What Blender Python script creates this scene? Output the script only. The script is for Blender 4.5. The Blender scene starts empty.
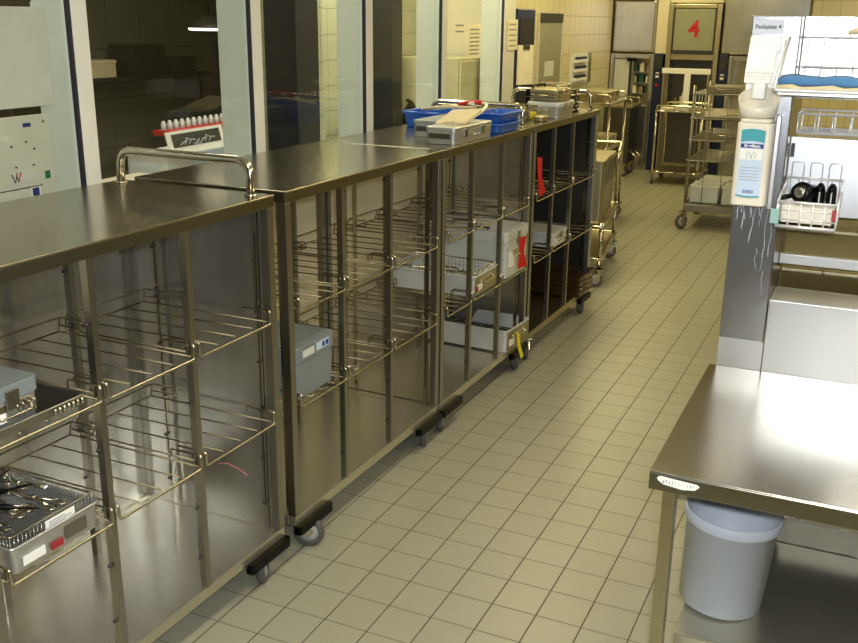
import bpy, math, random
from mathutils import Vector, Matrix
random.seed(7)
PI = math.pi
scn = bpy.context.scene
col = scn.collection

# ------------------------------------------------------------------ materials
def lin(r, g, b):
    f = lambda c: c / 12.92 if c <= .04045 else ((c + .055) / 1.055) ** 2.4
    return (f(r / 255), f(g / 255), f(b / 255), 1)

def new_mat(name):
    m = bpy.data.materials.new(name)
    m.use_nodes = True
    n = m.node_tree.nodes
    return m, n, m.node_tree.links, n['Principled BSDF']

def plain(name, rgb, rough=.5, metal=0., spec=.5, emit=None, estr=0., var=.06, scale=9.):
    m, n, l, b = new_mat(name)
    tc = n.new('ShaderNodeTexCoord')
    nz = n.new('ShaderNodeTexNoise'); nz.inputs['Scale'].default_value = scale; nz.inputs['Detail'].default_value = 3
    l.new(tc.outputs['Object'], nz.inputs['Vector'])
    rp = n.new('ShaderNodeValToRGB')
    c = lin(*rgb)
    rp.color_ramp.elements[0].position = .3; rp.color_ramp.elements[1].position = .7
    rp.color_ramp.elements[0].color = (c[0] * (1 - var), c[1] * (1 - var), c[2] * (1 - var), 1)
    rp.color_ramp.elements[1].color = (min(1, c[0] * (1 + var)), min(1, c[1] * (1 + var)), min(1, c[2] * (1 + var)), 1)
    l.new(nz.outputs['Fac'], rp.inputs['Fac'])
    l.new(rp.outputs['Color'], b.inputs['Base Color'])
    b.inputs['Roughness'].default_value = rough
    b.inputs['Metallic'].default_value = metal
    b.inputs['Specular IOR Level'].default_value = spec
    if emit:
        b.inputs['Emission Color'].default_value = lin(*emit)
        b.inputs['Emission Strength'].default_value = estr
    return m

def steel(name, rgb, rough=.26, stretch=(3, 3, 60), rvar=.1, cvar=.12, bump=.02, metal=1.):
    """brushed stainless: noise drawn out along one axis drives roughness, tint and a faint bump"""
    m, n, l, b = new_mat(name)
    tc = n.new('ShaderNodeTexCoord')
    mp = n.new('ShaderNodeMapping'); mp.inputs['Scale'].default_value = stretch
    l.new(tc.outputs['Object'], mp.inputs['Vector'])
    nz = n.new('ShaderNodeTexNoise'); nz.inputs['Scale'].default_value = 6; nz.inputs['Detail'].default_value = 4
    l.new(mp.outputs['Vector'], nz.inputs['Vector'])
    sm = n.new('ShaderNodeTexNoise'); sm.inputs['Scale'].default_value = 2.2; sm.inputs['Detail'].default_value = 1.5
    l.new(tc.outputs['Object'], sm.inputs['Vector'])
    mr = n.new('ShaderNodeMapRange')
    mr.inputs['From Min'].default_value = .1; mr.inputs['From Max'].default_value = .9
    mr.inputs['To Min'].default_value = rough - rvar * .5; mr.inputs['To Max'].default_value = rough + rvar
    l.new(sm.outputs['Fac'], mr.inputs['Value'])
    l.new(mr.outputs['Result'], b.inputs['Roughness'])
    rp = n.new('ShaderNodeValToRGB'); c = lin(*rgb)
    rp.color_ramp.elements[0].position = .15; rp.color_ramp.elements[1].position = .85
    rp.color_ramp.elements[0].color = tuple(x * (1 - cvar) for x in c[:3]) + (1,)
    rp.color_ramp.elements[1].color = tuple(min(1, x * (1 + cvar * .6)) for x in c[:3]) + (1,)
    mx = n.new('ShaderNodeMath'); mx.operation = 'ADD'
    hm = n.new('ShaderNodeMath'); hm.operation = 'MULTIPLY'; hm.inputs[1].default_value = .5
    l.new(nz.outputs['Fac'], mx.inputs[0]); l.new(sm.outputs['Fac'], mx.inputs[1])
    l.new(mx.outputs[0], hm.inputs[0]); l.new(hm.outputs[0], rp.inputs['Fac'])
    l.new(rp.outputs['Color'], b.inputs['Base Color'])
    b.inputs['Metallic'].default_value = metal
    if bump:
        bp = n.new('ShaderNodeBump'); bp.inputs['Strength'].default_value = bump; bp.inputs['Distance'].default_value = .01
        l.new(nz.outputs['Fac'], bp.inputs['Height']); l.new(bp.outputs['Normal'], b.inputs['Normal'])
    return m

def tiled(name, rgb, joint, axes, size, off=(0, 0), jw=(.02, .02), rough=.35, var=.05, bump=.25, jmix=(1., 1.)):
    """rectangular tile grid in world metres on the two named axes"""
    m, n, l, b = new_mat(name)
    ge = n.new('ShaderNodeNewGeometry'); sx = n.new('ShaderNodeSeparateXYZ')
    l.new(ge.outputs['Position'], sx.inputs['Vector'])
    facs, cells = [], []
    for k in range(2):
        sub = n.new('ShaderNodeMath'); sub.operation = 'SUBTRACT'; sub.inputs[1].default_value = off[k]
        l.new(sx.outputs[axes[k]], sub.inputs[0])
        dv = n.new('ShaderNodeMath'); dv.operation = 'DIVIDE'; dv.inputs[1].default_value = size[k]
        l.new(sub.outputs[0], dv.inputs[0])
        fl = n.new('ShaderNodeMath'); fl.operation = 'FLOOR'; l.new(dv.outputs[0], fl.inputs[0]); cells.append(fl)
        ad = n.new('ShaderNodeMath'); ad.operation = 'ADD'; ad.inputs[1].default_value = .5; l.new(dv.outputs[0], ad.inputs[0])
        fr = n.new('ShaderNodeMath'); fr.operation = 'FRACT'; l.new(ad.outputs[0], fr.inputs[0])
        s2 = n.new('ShaderNodeMath'); s2.operation = 'SUBTRACT'; s2.inputs[1].default_value = .5; l.new(fr.outputs[0], s2.inputs[0])
        ab = n.new('ShaderNodeMath'); ab.operation = 'ABSOLUTE'; l.new(s2.outputs[0], ab.inputs[0])
        mr = n.new('ShaderNodeMapRange'); mr.interpolation_type = 'SMOOTHSTEP'
        mr.inputs['From Min'].default_value = jw[k] * .6; mr.inputs['From Max'].default_value = jw[k] * 1.3
        mr.inputs['To Min'].default_value = jmix[k]; mr.inputs['To Max'].default_value = 0
        l.new(ab.outputs[0], mr.inputs['Value']); facs.append(mr)
    mxx = n.new('ShaderNodeMath'); mxx.operation = 'MAXIMUM'
    l.new(facs[0].outputs['Result'], mxx.inputs[0]); l.new(facs[1].outputs['Result'], mxx.inputs[1])
    cb = n.new('ShaderNodeCombineXYZ'); l.new(cells[0].outputs[0], cb.inputs[0]); l.new(cells[1].outputs[0], cb.inputs[1])
    wn = n.new('ShaderNodeTexWhiteNoise'); l.new(cb.outputs[0], wn.inputs['Vector'])
    nz = n.new('ShaderNodeTexNoise'); nz.inputs['Scale'].default_value = 14; nz.inputs['Detail'].default_value = 5
    l.new(ge.outputs['Position'], nz.inputs['Vector'])
    av = n.new('ShaderNodeMath'); av.operation = 'ADD'; l.new(wn.outputs['Value'], av.inputs[0]); l.new(nz.outputs['Fac'], av.inputs[1])
    hv = n.new('ShaderNodeMath'); hv.operation = 'MULTIPLY'; hv.inputs[1].default_value = .5; l.new(av.outputs[0], hv.inputs[0])
    rp = n.new('ShaderNodeValToRGB'); c = lin(*rgb)
    rp.color_ramp.elements[0].color = tuple(x * (1 - var) for x in c[:3]) + (1,)
    rp.color_ramp.elements[1].color = tuple(min(1, x * (1 + var)) for x in c[:3]) + (1,)
    l.new(hv.outputs[0], rp.inputs['Fac'])
    mix = n.new('ShaderNodeMix'); mix.data_type = 'RGBA'
    l.new(mxx.outputs[0], mix.inputs['Factor']); l.new(rp.outputs['Color'], mix.inputs['A'])
    mix.inputs['B'].default_value = lin(*joint)
    l.new(mix.outputs['Result'], b.inputs['Base Color'])
    mr2 = n.new('ShaderNodeMapRange'); mr2.inputs['To Min'].default_value = rough; mr2.inputs['To Max'].default_value = .8
    l.new(mxx.outputs[0], mr2.inputs['Value']); l.new(mr2.outputs['Result'], b.inputs['Roughness'])
    bp = n.new('ShaderNodeBump'); bp.inputs['Strength'].default_value = bump; bp.inputs['Distance'].default_value = .004; bp.invert = True
    l.new(mxx.outputs[0], bp.inputs['Height']); l.new(bp.outputs['Normal'], b.inputs['Normal'])
    return m

def glass_mat(name, tint=(232, 240, 234), strength=1.0):
    m, n, l, b = new_mat(name)
    n.remove(b)
    tr = n.new('ShaderNodeBsdfTransparent'); tr.inputs['Color'].default_value = lin(*tint)
    gl = n.new('ShaderNodeBsdfGlossy'); gl.inputs['Roughness'].default_value = .015
    fr = n.new('ShaderNodeLayerWeight'); fr.inputs['Blend'].default_value = .5
    pw = n.new('ShaderNodeMath'); pw.operation = 'POWER'; pw.inputs[1].default_value = 4.5
    l.new(fr.outputs['Facing'], pw.inputs[0])
    ml = n.new('ShaderNodeMath'); ml.operation = 'MULTIPLY_ADD'; ml.inputs[1].default_value = .55 * strength; ml.inputs[2].default_value = .035
    l.new(pw.outputs[0], ml.inputs[0])
    mx = n.new('ShaderNodeMixShader')
    l.new(ml.outputs[0], mx.inputs['Fac']); l.new(tr.outputs[0], mx.inputs[1]); l.new(gl.outputs[0], mx.inputs[2])
    l.new(mx.outputs[0], n['Material Output'].inputs['Surface'])
    return m

TILE = .147
M = {}
M['steel_top'] = steel('brushed steel top', (166, 161, 143), .19, (40, 2, 2), .04, .06)
M['steel_rim'] = steel('cart rim steel', (132, 127, 108), .32, (2, 20, 2), .04, .08, 0)  # darker than the top sheet, a dark reflection put into the colour
M['steel'] = steel('brushed steel', (190, 188, 180), .32, (3, 3, 50), .04, .08)
M['steel_panel'] = steel('brushed steel panel', (204, 203, 199), .21, (7, 7, .5), .03, .28, 0, .95)
M['steel_tray'] = steel('brushed tray floor', (204, 200, 182), .235, (2, 12, 2), .02, .12, 0, .86)
M['steel_column'] = steel('column sheet steel', (186, 186, 188), .225, (2, 2, 30), .03, .08, 0)
M['steel_frame'] = steel('steel frame', (160, 158, 150), .3, (2, 2, 30), .04, .08, 0)
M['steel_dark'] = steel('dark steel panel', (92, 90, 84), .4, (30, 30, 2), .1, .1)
M['steel_warm'] = steel('warm steel', (182, 172, 140), .33, (20, 20, 2), .05, .1)
M['steel_table'] = steel('worn steel table top', (156, 151, 136), .225, (2, 30, 2), .03, .16, .02)
M['steel_rack'] = steel('rack sheet steel', (216, 216, 218), .3, (2, 2, 40), .04, .06, 0, .9)
M['chrome'] = steel('chrome wire', (205, 200, 186), .16, (3, 3, 3), .05, .04, 0)
M['wire'] = steel('shelf wire', (132, 122, 98), .4, (5, 5, 5), .04, .06, 0)
M['wire_lit'] = steel('lit shelf bar', (192, 186, 164), .22, (5, 5, 5), .03, .06, 0)  # lighter than the shelf wire, reflected light put into the tint
M['dull_red'] = plain('dull red plastic', (150, 40, 44), .5)
M['flash_wire'] = plain('flash-whitened wire', (226, 227, 230), .3, .5)  # chrome wire whitened, flash overexposure put into its colour
M['alu'] = plain('anodised aluminium', (196, 198, 198), .33, .85)
M['alu_grey'] = plain('grey container paint', (128, 136, 138), .42, .2)
M['pale_metal'] = plain('pale painted metal', (206, 209, 208), .38, .3)
M['black'] = plain('black rubber', (14, 14, 14), .6, spec=.2)
M['black_gloss'] = plain('black plastic', (5, 5, 6), .33, spec=.15)
M['peg'] = plain('black peg', (20, 19, 18), .4)
M['wheel'] = plain('grey rubber tyre', (84, 84, 82), .55)
M['hub'] = plain('wheel hub', (168, 168, 162), .4, .2)
M['lit_white'] = plain('lit white enamel', (250, 250, 248), .25, var=.01)  # lamp light on the loading gate put into a whiter enamel
M['white'] = plain('white enamel', (232, 232, 228), .3, var=.02)
M['frame_white'] = plain('white window frame', (222, 221, 212), .35, var=.02)
M['mullion'] = plain('pale green grey mullion', (200, 208, 198), .5, var=.03)
M['gasket'] = plain('dark window gasket', (34, 32, 44), .5)
M['bucket'] = plain('translucent white plastic', (190, 196, 206), .4, var=.03)
M['cream'] = plain('cream plastic', (226, 218, 200), .35, var=.02)
M['bowl'] = plain('ivory plastic', (222, 205, 160), .35, var=.03)
M['paper'] = plain('white paper', (232, 232, 226), .7, var=.03)
M['paper_warm'] = plain('warm paper', (238, 230, 200), .7, var=.04)
M['cardboard'] = plain('beige card', (206, 190, 150), .7, var=.06)
M['blue'] = plain('blue plastic', (30, 84, 176), .28, var=.06)
M['blue_fabric'] = plain('blue wrap', (70, 118, 165), .8, var=.08)
M['navy'] = plain('navy panel', (22, 34, 66), .35, var=.05)
M['red'] = plain('red tag', (186, 34, 26), .5, var=.04)
M['yellow'] = plain('yellow tag', (222, 206, 30), .5, var=.04)
M['green'] = plain('green sticker', (26, 108, 76), .6)
M['teal'] = plain('teal print', (46, 148, 160), .45, var=.04)
M['pale_blue'] = plain('pale blue print', (190, 206, 228), .5, var=.03)
M['blue_print'] = plain('dark blue print', (24, 44, 128), .45)
M['ink'] = plain('dark ink', (40, 40, 46), .6)
M['grey_print'] = plain('grey print', (146, 152, 160), .6)
M['label_grey'] = plain('grey label', (196, 200, 210), .55, var=.02)
M['seven'] = plain('red numeral', (190, 28, 22), .5)
M['panel_grey'] = plain('matt grey board', (206, 208, 202), .6, var=.05)
M['board_white'] = plain('whiteboard', (202, 204, 192), .4, var=.05)
M['annex_dark'] = plain('dark cabinet', (48, 48, 42), .5)
M['annex_pillar'] = plain('dark pillar', (26, 27, 32), .5)
M['annex_cream'] = plain('cream cabinet', (188, 182, 142), .5)
M['door_navy'] = plain('dark blue door frame', (30, 42, 84), .4)
M['frost'] = plain('frosted panel', (150, 148, 122), .35, var=.12, scale=30)
M['screen'] = plain('grey window film', (150, 152, 128), .3, var=.05)
M['wall_cream'] = plain('cream wall paint', (226, 216, 186), .6, var=.03)
M['wall_mid'] = plain('shaded right wall', (140, 130, 104), .6)  # unseen wall painted darker so the cart rims reflect less
M['wall_dim'] = plain('darkened back wall', (74, 70, 62), .6)  # unseen wall behind the camera, painted dark so the steel reflects darkness
M['wall_white'] = plain('white wall paint', (220, 214, 198), .6, var=.03)
M['brown'] = plain('brown trim', (84, 60, 30), .5)
M['teal_dark'] = plain('dark green cloth', (40, 82, 72), .7)
M['lamp_on'] = plain('lit tube', (255, 238, 196), .4, emit=(255, 232, 186), estr=2.)
M['lamp_small'] = plain('lit lamp underside', (255, 246, 220), .4, emit=(255, 244, 214), estr=5.)
M['drip'] = plain('dried white drips', (196, 199, 204), .5)
M['floor'] = tiled('floor tiles', (160, 158, 140), (84, 76, 56), ('X', 'Y'), (TILE, TILE * 1.0414), (-8.3336 * TILE, 16.2599 * TILE), (.015, .017), .34, .05, .3, (1., .6))
M['tile_left'] = tiled('cream wall tiles', (214, 204, 164), (150, 138, 100), ('Y', 'Z'), (.2, .2), (0, .05), (.012, .012), .3, .03)
M['tile_far'] = tiled('cream far tiles', (214, 204, 164), (150, 138, 100), ('X', 'Z'), (.2, .2), (0, .05), (.012, .012), .3, .03)
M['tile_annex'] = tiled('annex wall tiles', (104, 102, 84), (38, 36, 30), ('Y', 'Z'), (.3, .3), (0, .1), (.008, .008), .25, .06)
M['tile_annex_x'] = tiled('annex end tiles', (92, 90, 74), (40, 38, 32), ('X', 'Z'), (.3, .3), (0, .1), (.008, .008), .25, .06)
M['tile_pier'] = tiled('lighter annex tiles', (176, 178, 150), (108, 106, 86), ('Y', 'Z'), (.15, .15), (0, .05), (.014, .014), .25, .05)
M['glass'] = glass_mat('window glass', (249, 250, 248), 1.0)
M['ceil'] = plain('ceiling paint', (216, 210, 190), .7, var=.02)

# ------------------------------------------------------------------ mesh builder
class MB:
    def __init__(s): s.v = []; s.f = []; s.sm = []
    def add(s, vs, fs, smooth=False, mat=None):
        o = len(s.v)
        s.v += [tuple(mat @ Vector(v)) if mat else tuple(v) for v in vs]
        s.f += [tuple(i + o for i in f) for f in fs]; s.sm += [smooth] * len(fs)
        return s
    def box(s, x0, x1, y0, y1, z0, z1, mat=None):
        vs = [(x, y, z) for z in (z0, z1) for y in (y0, y1) for x in (x0, x1)]
        return s.add(vs, [(0, 2, 3, 1), (4, 5, 7, 6), (0, 1, 5, 4), (2, 6, 7, 3), (0, 4, 6, 2), (1, 3, 7, 5)], False, mat)
    def tube(s, pts, r, n=6, closed=False, mat=None, cap=True):
        P = [Vector(p) for p in pts]; N = len(P); vs = []; fs = []
        t0 = (P[1] - P[0]).normalized()
        up = Vector((0, 0, 1)) if abs(t0.z) < .9 else Vector((1, 0, 0))
        nrm = (up - t0 * up.dot(t0)).normalized(); prev = t0
        for i in range(N):
            if closed: t = (P[(i + 1) % N] - P[i - 1]).normalized()
            elif i == 0: t = t0
            elif i == N - 1: t = (P[-1] - P[-2]).normalized()
            else:
                t = ((P[i + 1] - P[i]).normalized() + (P[i] - P[i - 1]).normalized())
                t = t.normalized() if t.length > 1e-6 else prev
            nrm = (nrm - t * nrm.dot(t)); nrm = nrm.normalized() if nrm.length > 1e-6 else t.orthogonal().normalized()
            bi = t.cross(nrm)
            rr = r[i] if isinstance(r, (list, tuple)) else r
            for k in range(n):
                a = 2 * PI * k / n
                vs.append(P[i] + nrm * math.cos(a) * rr + bi * math.sin(a) * rr)
            prev = t
        for i in range(N if closed else N - 1):
            for k in range(n):
                a = i * n + k; b2 = i * n + (k + 1) % n; j = (i + 1) % N
                fs.append((a, b2, j * n + (k + 1) % n, j * n + k))
        if cap and not closed:
            fs.append(tuple(range(n))[::-1]); fs.append(tuple((N - 1) * n + k for k in range(n)))
        return s.add(vs, fs, True, mat)
    def lathe(s, prof, c=(0, 0, 0), n=24, mat=None, axis='z', sx=1., sy=1., smooth=True):
        vs = []; fs = []
        for (r, z) in prof:
            for k in range(n):
                a = 2 * PI * k / n; p = (r * math.cos(a) * sx, r * math.sin(a) * sy, z)
                if axis == 'y': p = (p[0], p[2], p[1])
                if axis == 'x': p = (p[2], p[0], p[1])
                vs.append((p[0] + c[0], p[1] + c[1], p[2] + c[2]))
        for i in range(len(prof) - 1):
            for k in range(n):
                fs.append((i * n + k, i * n + (k + 1) % n, (i + 1) * n + (k + 1) % n, (i + 1) * n + k))
        fs.append(tuple(range(n))[::-1]); fs.append(tuple((len(prof) - 1) * n + k for k in range(n)))
        return s.add(vs, fs, smooth, mat)
    def rprism(s, x0, x1, y0, y1, z0, z1, r, n=5, mat=None, taper=0., inner=None):
        """box with rounded vertical corners; inner = wall thickness makes an open tray"""
        def ring(g, z, tp=0):
            o = []
            X0, X1, Y0, Y1 = x0 + g + tp, x1 - g - tp, y0 + g + tp, y1 - g - tp; R = max(r - g, .0015)
            for cx, cy, a0 in ((X1 - R, Y1 - R, 0), (X0 + R, Y1 - R, PI / 2), (X0 + R, Y0 + R, PI), (X1 - R, Y0 + R, 1.5 * PI)):
                for k in range(n + 1):
                    a = a0 + PI / 2 * k / n; o.append((cx + R * math.cos(a), cy + R * math.sin(a), z))
            return o
        if inner is None: rings = [ring(0, z0, taper), ring(0, z1)]
        else: rings = [ring(0, z0, taper), ring(0, z1), ring(inner, z1), ring(inner, z0 + inner, taper)]
        L = len(rings[0]); vs = [p for q in rings for p in q]; fs = []
        for i in range(len(rings) - 1):
            for k in range(L):
                fs.append((i * L + k, i * L + (k + 1) % L, (i + 1) * L + (k + 1) % L, (i + 1) * L + k))
        fs.append(tuple(range(L))[::-1]); fs.append(tuple((len(rings) - 1) * L + k for k in range(L)))
        return s.add(vs, fs, False, mat)
    def build(s, name, mat, parent=None, bevel=0.):
        me = bpy.data.meshes.new(name); me.from_pydata(s.v, [], s.f); me.update()
        me.polygons.foreach_set('use_smooth', s.sm)
        me.materials.append(M[mat] if isinstance(mat, str) else mat)
        o = bpy.data.objects.new(name, me); col.objects.link(o)
        if parent: o.parent = parent
        if bevel:
            b = o.modifiers.new('bevel', 'BEVEL'); b.width = bevel; b.segments = 2; b.limit_method = 'ANGLE'; b.angle_limit = math.radians(50)
        return o

def rnd(pts, r, n=5):
    """round the corners of a polyline"""
    P = [Vector(p) for p in pts]; o = [P[0]]
    for i in range(1, len(P) - 1):
        a = (P[i - 1] - P[i]); b = (P[i + 1] - P[i]); rr = min(r, a.length * .49, b.length * .49)
        p0 = P[i] + a.normalized() * rr; p2 = P[i] + b.normalized() * rr
        for k in range(n + 1):
            t = k / n; o.append(p0 * (1 - t) ** 2 + P[i] * 2 * t * (1 - t) + p2 * t * t)
    o.append(P[-1]); return o

def tag(o, label, cat, group=None, kind=None):
    o['label'] = label; o['category'] = cat
    if group: o['group'] = group
    if kind: o['kind'] = kind
    return o
def thing(name, label, cat, loc=(0, 0, 0), rz=0., group=None):
    o = bpy.data.objects.new(name, None); o.empty_display_size = .1; col.objects.link(o)
    o.location = loc; o.rotation_euler = (0, 0, rz)
    return tag(o, label, cat, group)
def struct(o, label=None):
    o['kind'] = 'structure'
    if label: o['label'] = label
    return o
def plabel(o, text): o['label'] = text; return o
def dup(root, loc=None, rz=None, label=None, group=None):
    r = root.copy(); col.objects.link(r)
    if loc is not None: r.location = loc
    if rz is not None: r.rotation_euler = (0, 0, rz)
    if label: r['label'] = label
    if group: r['group'] = group
    for ch in list(root.children):
        c = ch.copy(); col.objects.link(c); c.parent = r
        for g in list(ch.children):
            d = g.copy(); col.objects.link(d); d.parent = c
    return r
def text_mesh(name, body, size, mat, parent, matrix, extrude=.0004, bold=0.):
    cu = bpy.data.curves.new(name + '_curve', 'FONT'); cu.body = body; cu.size = size; cu.align_x = 'CENTER'; cu.align_y = 'CENTER'
    cu.extrude = extrude; cu.offset = bold
    t = bpy.data.objects.new(name + '_tmp', cu); col.objects.link(t)
    dg = bpy.context.evaluated_depsgraph_get()
    me = bpy.data.meshes.new_from_object(t.evaluated_get(dg))
    bpy.data.objects.remove(t); me.transform(matrix); me.name = name
    me.materials.clear(); me.materials.append(M[mat])
    o = bpy.data.objects.new(name, me); col.objects.link(o)
    if parent: o.parent = parent
    return o
RX90 = Matrix.Rotation(PI / 2, 4, 'X')          # text that faces -Y
RZX = Matrix.Rotation(PI / 2, 4, 'Z') @ RX90    # text that faces +X
T = Matrix.Translation

# ------------------------------------------------------------------ camera
F = 967.17; PITCH, ROLL, YAW = .3019, .0113, .4299; H = 12.1669 * TILE
fwd = Vector((-math.sin(YAW), math.cos(YAW), 0)); rt = Vector((math.cos(YAW), math.sin(YAW), 0)); upv = Vector((0, 0, 1))
f2 = fwd * math.cos(PITCH) - upv * math.sin(PITCH); u2 = upv * math.cos(PITCH) + fwd * math.sin(PITCH)
r3 = rt * math.cos(ROLL) + u2 * math.sin(ROLL); u3 = u2 * math.cos(ROLL) - rt * math.sin(ROLL)
cam = bpy.data.cameras.new('camera'); cam.sensor_width = 36; cam.lens = F / 858 * 36; cam.clip_start = .05
co = bpy.data.objects.new('camera', cam); col.objects.link(co)
m4 = Matrix((r3, u3, -f2)).transposed().to_4x4(); m4.translation = (0, 0, H); co.matrix_world = m4
scn.camera = co

# ------------------------------------------------------------------ room shell
XW = -2.4                     # window wall, room side
XA = -4.4                     # far wall of the room behind the glass
YF = 12.6                     # machine wall
CZ = 2.75
struct(MB().box(-5.2, 3.0, -2.2, 14.0, -.08, 0).build('floor', 'floor'))
struct(MB().box(-5.2, 3.0, -2.2, 14.0, CZ, CZ + .08).build('ceiling', 'ceil'))
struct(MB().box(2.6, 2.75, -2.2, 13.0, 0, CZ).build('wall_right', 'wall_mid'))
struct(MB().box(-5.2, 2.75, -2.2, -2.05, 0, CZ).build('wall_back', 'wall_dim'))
struct(MB().box(-3.4, 2.75, YF + .35, YF + .5, 0, CZ).build('wall_far', 'tile_far'))
# parapet under the glass, end pier, the recessed left wall with tiles
struct(MB().box(XW - .12, XW, -2.05, 6.62, 0, 1.13).build('wall_left', 'wall_cream'))
struct(MB().box(XW - .12, XW, -2.05, 6.62, 2.45, CZ).build('wall_left_upper', 'wall_cream'))
struct(MB().box(-3.36, -3.22, 6.62, YF + .35, 0, CZ).build('wall_left_far', 'tile_left'))
struct(MB().box(-5.2, XW - .12, 6.62, 6.74, 0, CZ).build('wall_left_return', 'wall_cream'))
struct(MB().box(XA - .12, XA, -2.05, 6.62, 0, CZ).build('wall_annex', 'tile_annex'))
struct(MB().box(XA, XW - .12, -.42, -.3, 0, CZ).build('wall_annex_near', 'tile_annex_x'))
struct(MB().box(XW - .14, XW + .03, -2.05, 6.62, 1.13, 1.16).build('trim_1', 'frame_white', bevel=.004), 'white sill under the glass partition')
# mullions: white front face, dark gasket, pale side seen through the glass
my = [.45, 1.46, 2.475, 3.46, 4.44, 5.365, 6.45]
for i, y in enumerate(my):
    w = .038 if i < 6 else .11
    t = MB().box(XW - .145, XW + .006, y - w, y + w, 1.16, 2.45).build('trim_%d' % (i + 2), 'mullion'); struct(t)
    MB().box(XW + .006, XW + .02, y - w + .008, y + w, 1.16, 2.45).build('cover_strip', 'frame_white', t, .003)
    MB().box(XW + .001, XW + .016, y - w - .003, y - w + .008, 1.16, 2.45).build('gasket', 'gasket', t)
for i in range(len(my) - 1):
    o = MB().box(XW - .012, XW - .006, my[i] + .02, my[i + 1] - .02 - (.08 if i == 5 else 0), 1.15, 2.46).build('window_%d' % (i + 1), 'glass'); struct(o, 'clear glass pane of the partition')
struct(MB().box(XW - .012, XW - .006, -2.0, .43, 1.15, 2.46).build('window_7', 'glass'))

# ------------------------------------------------------------------ ceiling lights (real fixtures)
def ceiling_light(x, y, ln, lab, power, colr=(1, .86, .58), along='y'):
    t = thing('ceiling_light', lab, 'ceiling light', (x, y, CZ), 0 if along == 'y' else PI / 2, 'fluorescent ceiling lights')
    MB().box(-.16, .16, -ln / 2, ln / 2, -.07, 0).build('housing', 'white', t, .006)
    MB().box(-.14, .14, -ln / 2 + .03, ln / 2 - .03, -.078, -.07).build('diffuser', 'lamp_on', t)
    L = bpy.data.lights.new('tube', 'AREA'); L.shape = 'RECTANGLE'; L.size = .28; L.size_y = ln - .06; L.energy = power; L.color = colr
    lo = bpy.data.objects.new('tube_light', L); lo.location = (0, 0, -.085); col.objects.link(lo); lo.parent = t
    return t
NEAR = (1, .915, .65); FAR = (1, .85, .40)
for x, y, e, c in ((-.75, .9, 24, NEAR), (1.3, .9, 20, NEAR), (-.75, 3.6, 20, NEAR), (1.3, 3.6, 16, NEAR), (-1.95, 6.2, 20, FAR), (.9, 6.4, 19, FAR), (-2.45, 9.2, 21, FAR), (.6, 9.2, 20, FAR), (-2.4, 11.3, 17, FAR), (.2, 11.3, 13, FAR)):
    ceiling_light(x, y, 1.5, 'long fluorescent ceiling light with white housing above the tiled floor', e, c)
for x, y, e in ((-3.1, 1.6, 15), (-2.8, 3.6, 11), (-2.74, 5.3, 26)):
    ceiling_light(x, y, 1.2, 'fluorescent ceiling light in the dim room behind the glass', e, (1, .95, .76))
# slim lamp under the middle panel of the packing rack
ul = thing('shelf_lamp', 'slim white lamp fixed under the middle rack panel above the packing table', 'lamp', (.56, 2.79, 1.262))
MB().box(-.58, .58, -.02, .02, 0, .026).build('housing', 'white', ul, .004)
MB().box(-.56, .56, -.014, .014, -.005, 0).build('diffuser', 'lamp_on', ul)
L = bpy.data.lights.new('shelf_tube', 'AREA'); L.shape = 'RECTANGLE'; L.size = 1.1; L.size_y = .05; L.energy = 1.5; L.color = (.96, .98, 1)
lo = bpy.data.objects.new('shelf_tube', L); lo.location = (0, -.004, -.01); lo.rotation_euler = (math.radians(-12), 0, 0); col.objects.link(lo); lo.parent = ul
# lamp over the packing place
wl = thing('workplace_lamp', 'long white lamp hanging above the packing table', 'lamp', (.85, 2.30, 2.12))
MB().box(-.65, .65, -.06, .06, 0, .05).build('housing', 'white', wl, .006)
MB().box(-.62, .62, -.045, .045, -.006, 0).build('diffuser', 'lamp_on', wl)
for x in (-.5, .5): MB().tube([(x, 0, .05), (x, 0, CZ - 2.12)], .005, 6).build('rod', 'steel_frame', wl)
L = bpy.data.lights.new('lamp_tube', 'AREA'); L.shape = 'RECTANGLE'; L.size = 1.24; L.size_y = .09; L.energy = 11; L.color = (.95, .97, 1)
lo = bpy.data.objects.new('lamp_tube', L); lo.location = (0, 0, -.012); lo.rotation_euler = (math.radians(18), 0, 0); col.objects.link(lo); lo.parent = wl
# the photographer's flash, beside the lens
fl = bpy.data.lights.new('camera_flash', 'SPOT'); fl.energy = 190; fl.color = (.90, .95, 1.0); fl.spot_size = math.radians(120); fl.spot_blend = .7; fl.shadow_soft_size = .03
fo = bpy.data.objects.new('camera_flash', fl); col.objects.link(fo)
mf = m4.copy(); mf.translation = Vector((0, 0, H)) + r3 * .03 + u3 * .06; fo.matrix_world = mf
w = bpy.data.worlds.new('world'); scn.world = w; w.use_nodes = True
w.node_tree.nodes['Background'].inputs['Color'].default_value = lin(120, 112, 88); w.node_tree.nodes['Background'].inputs['Strength'].default_value = .12

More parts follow.
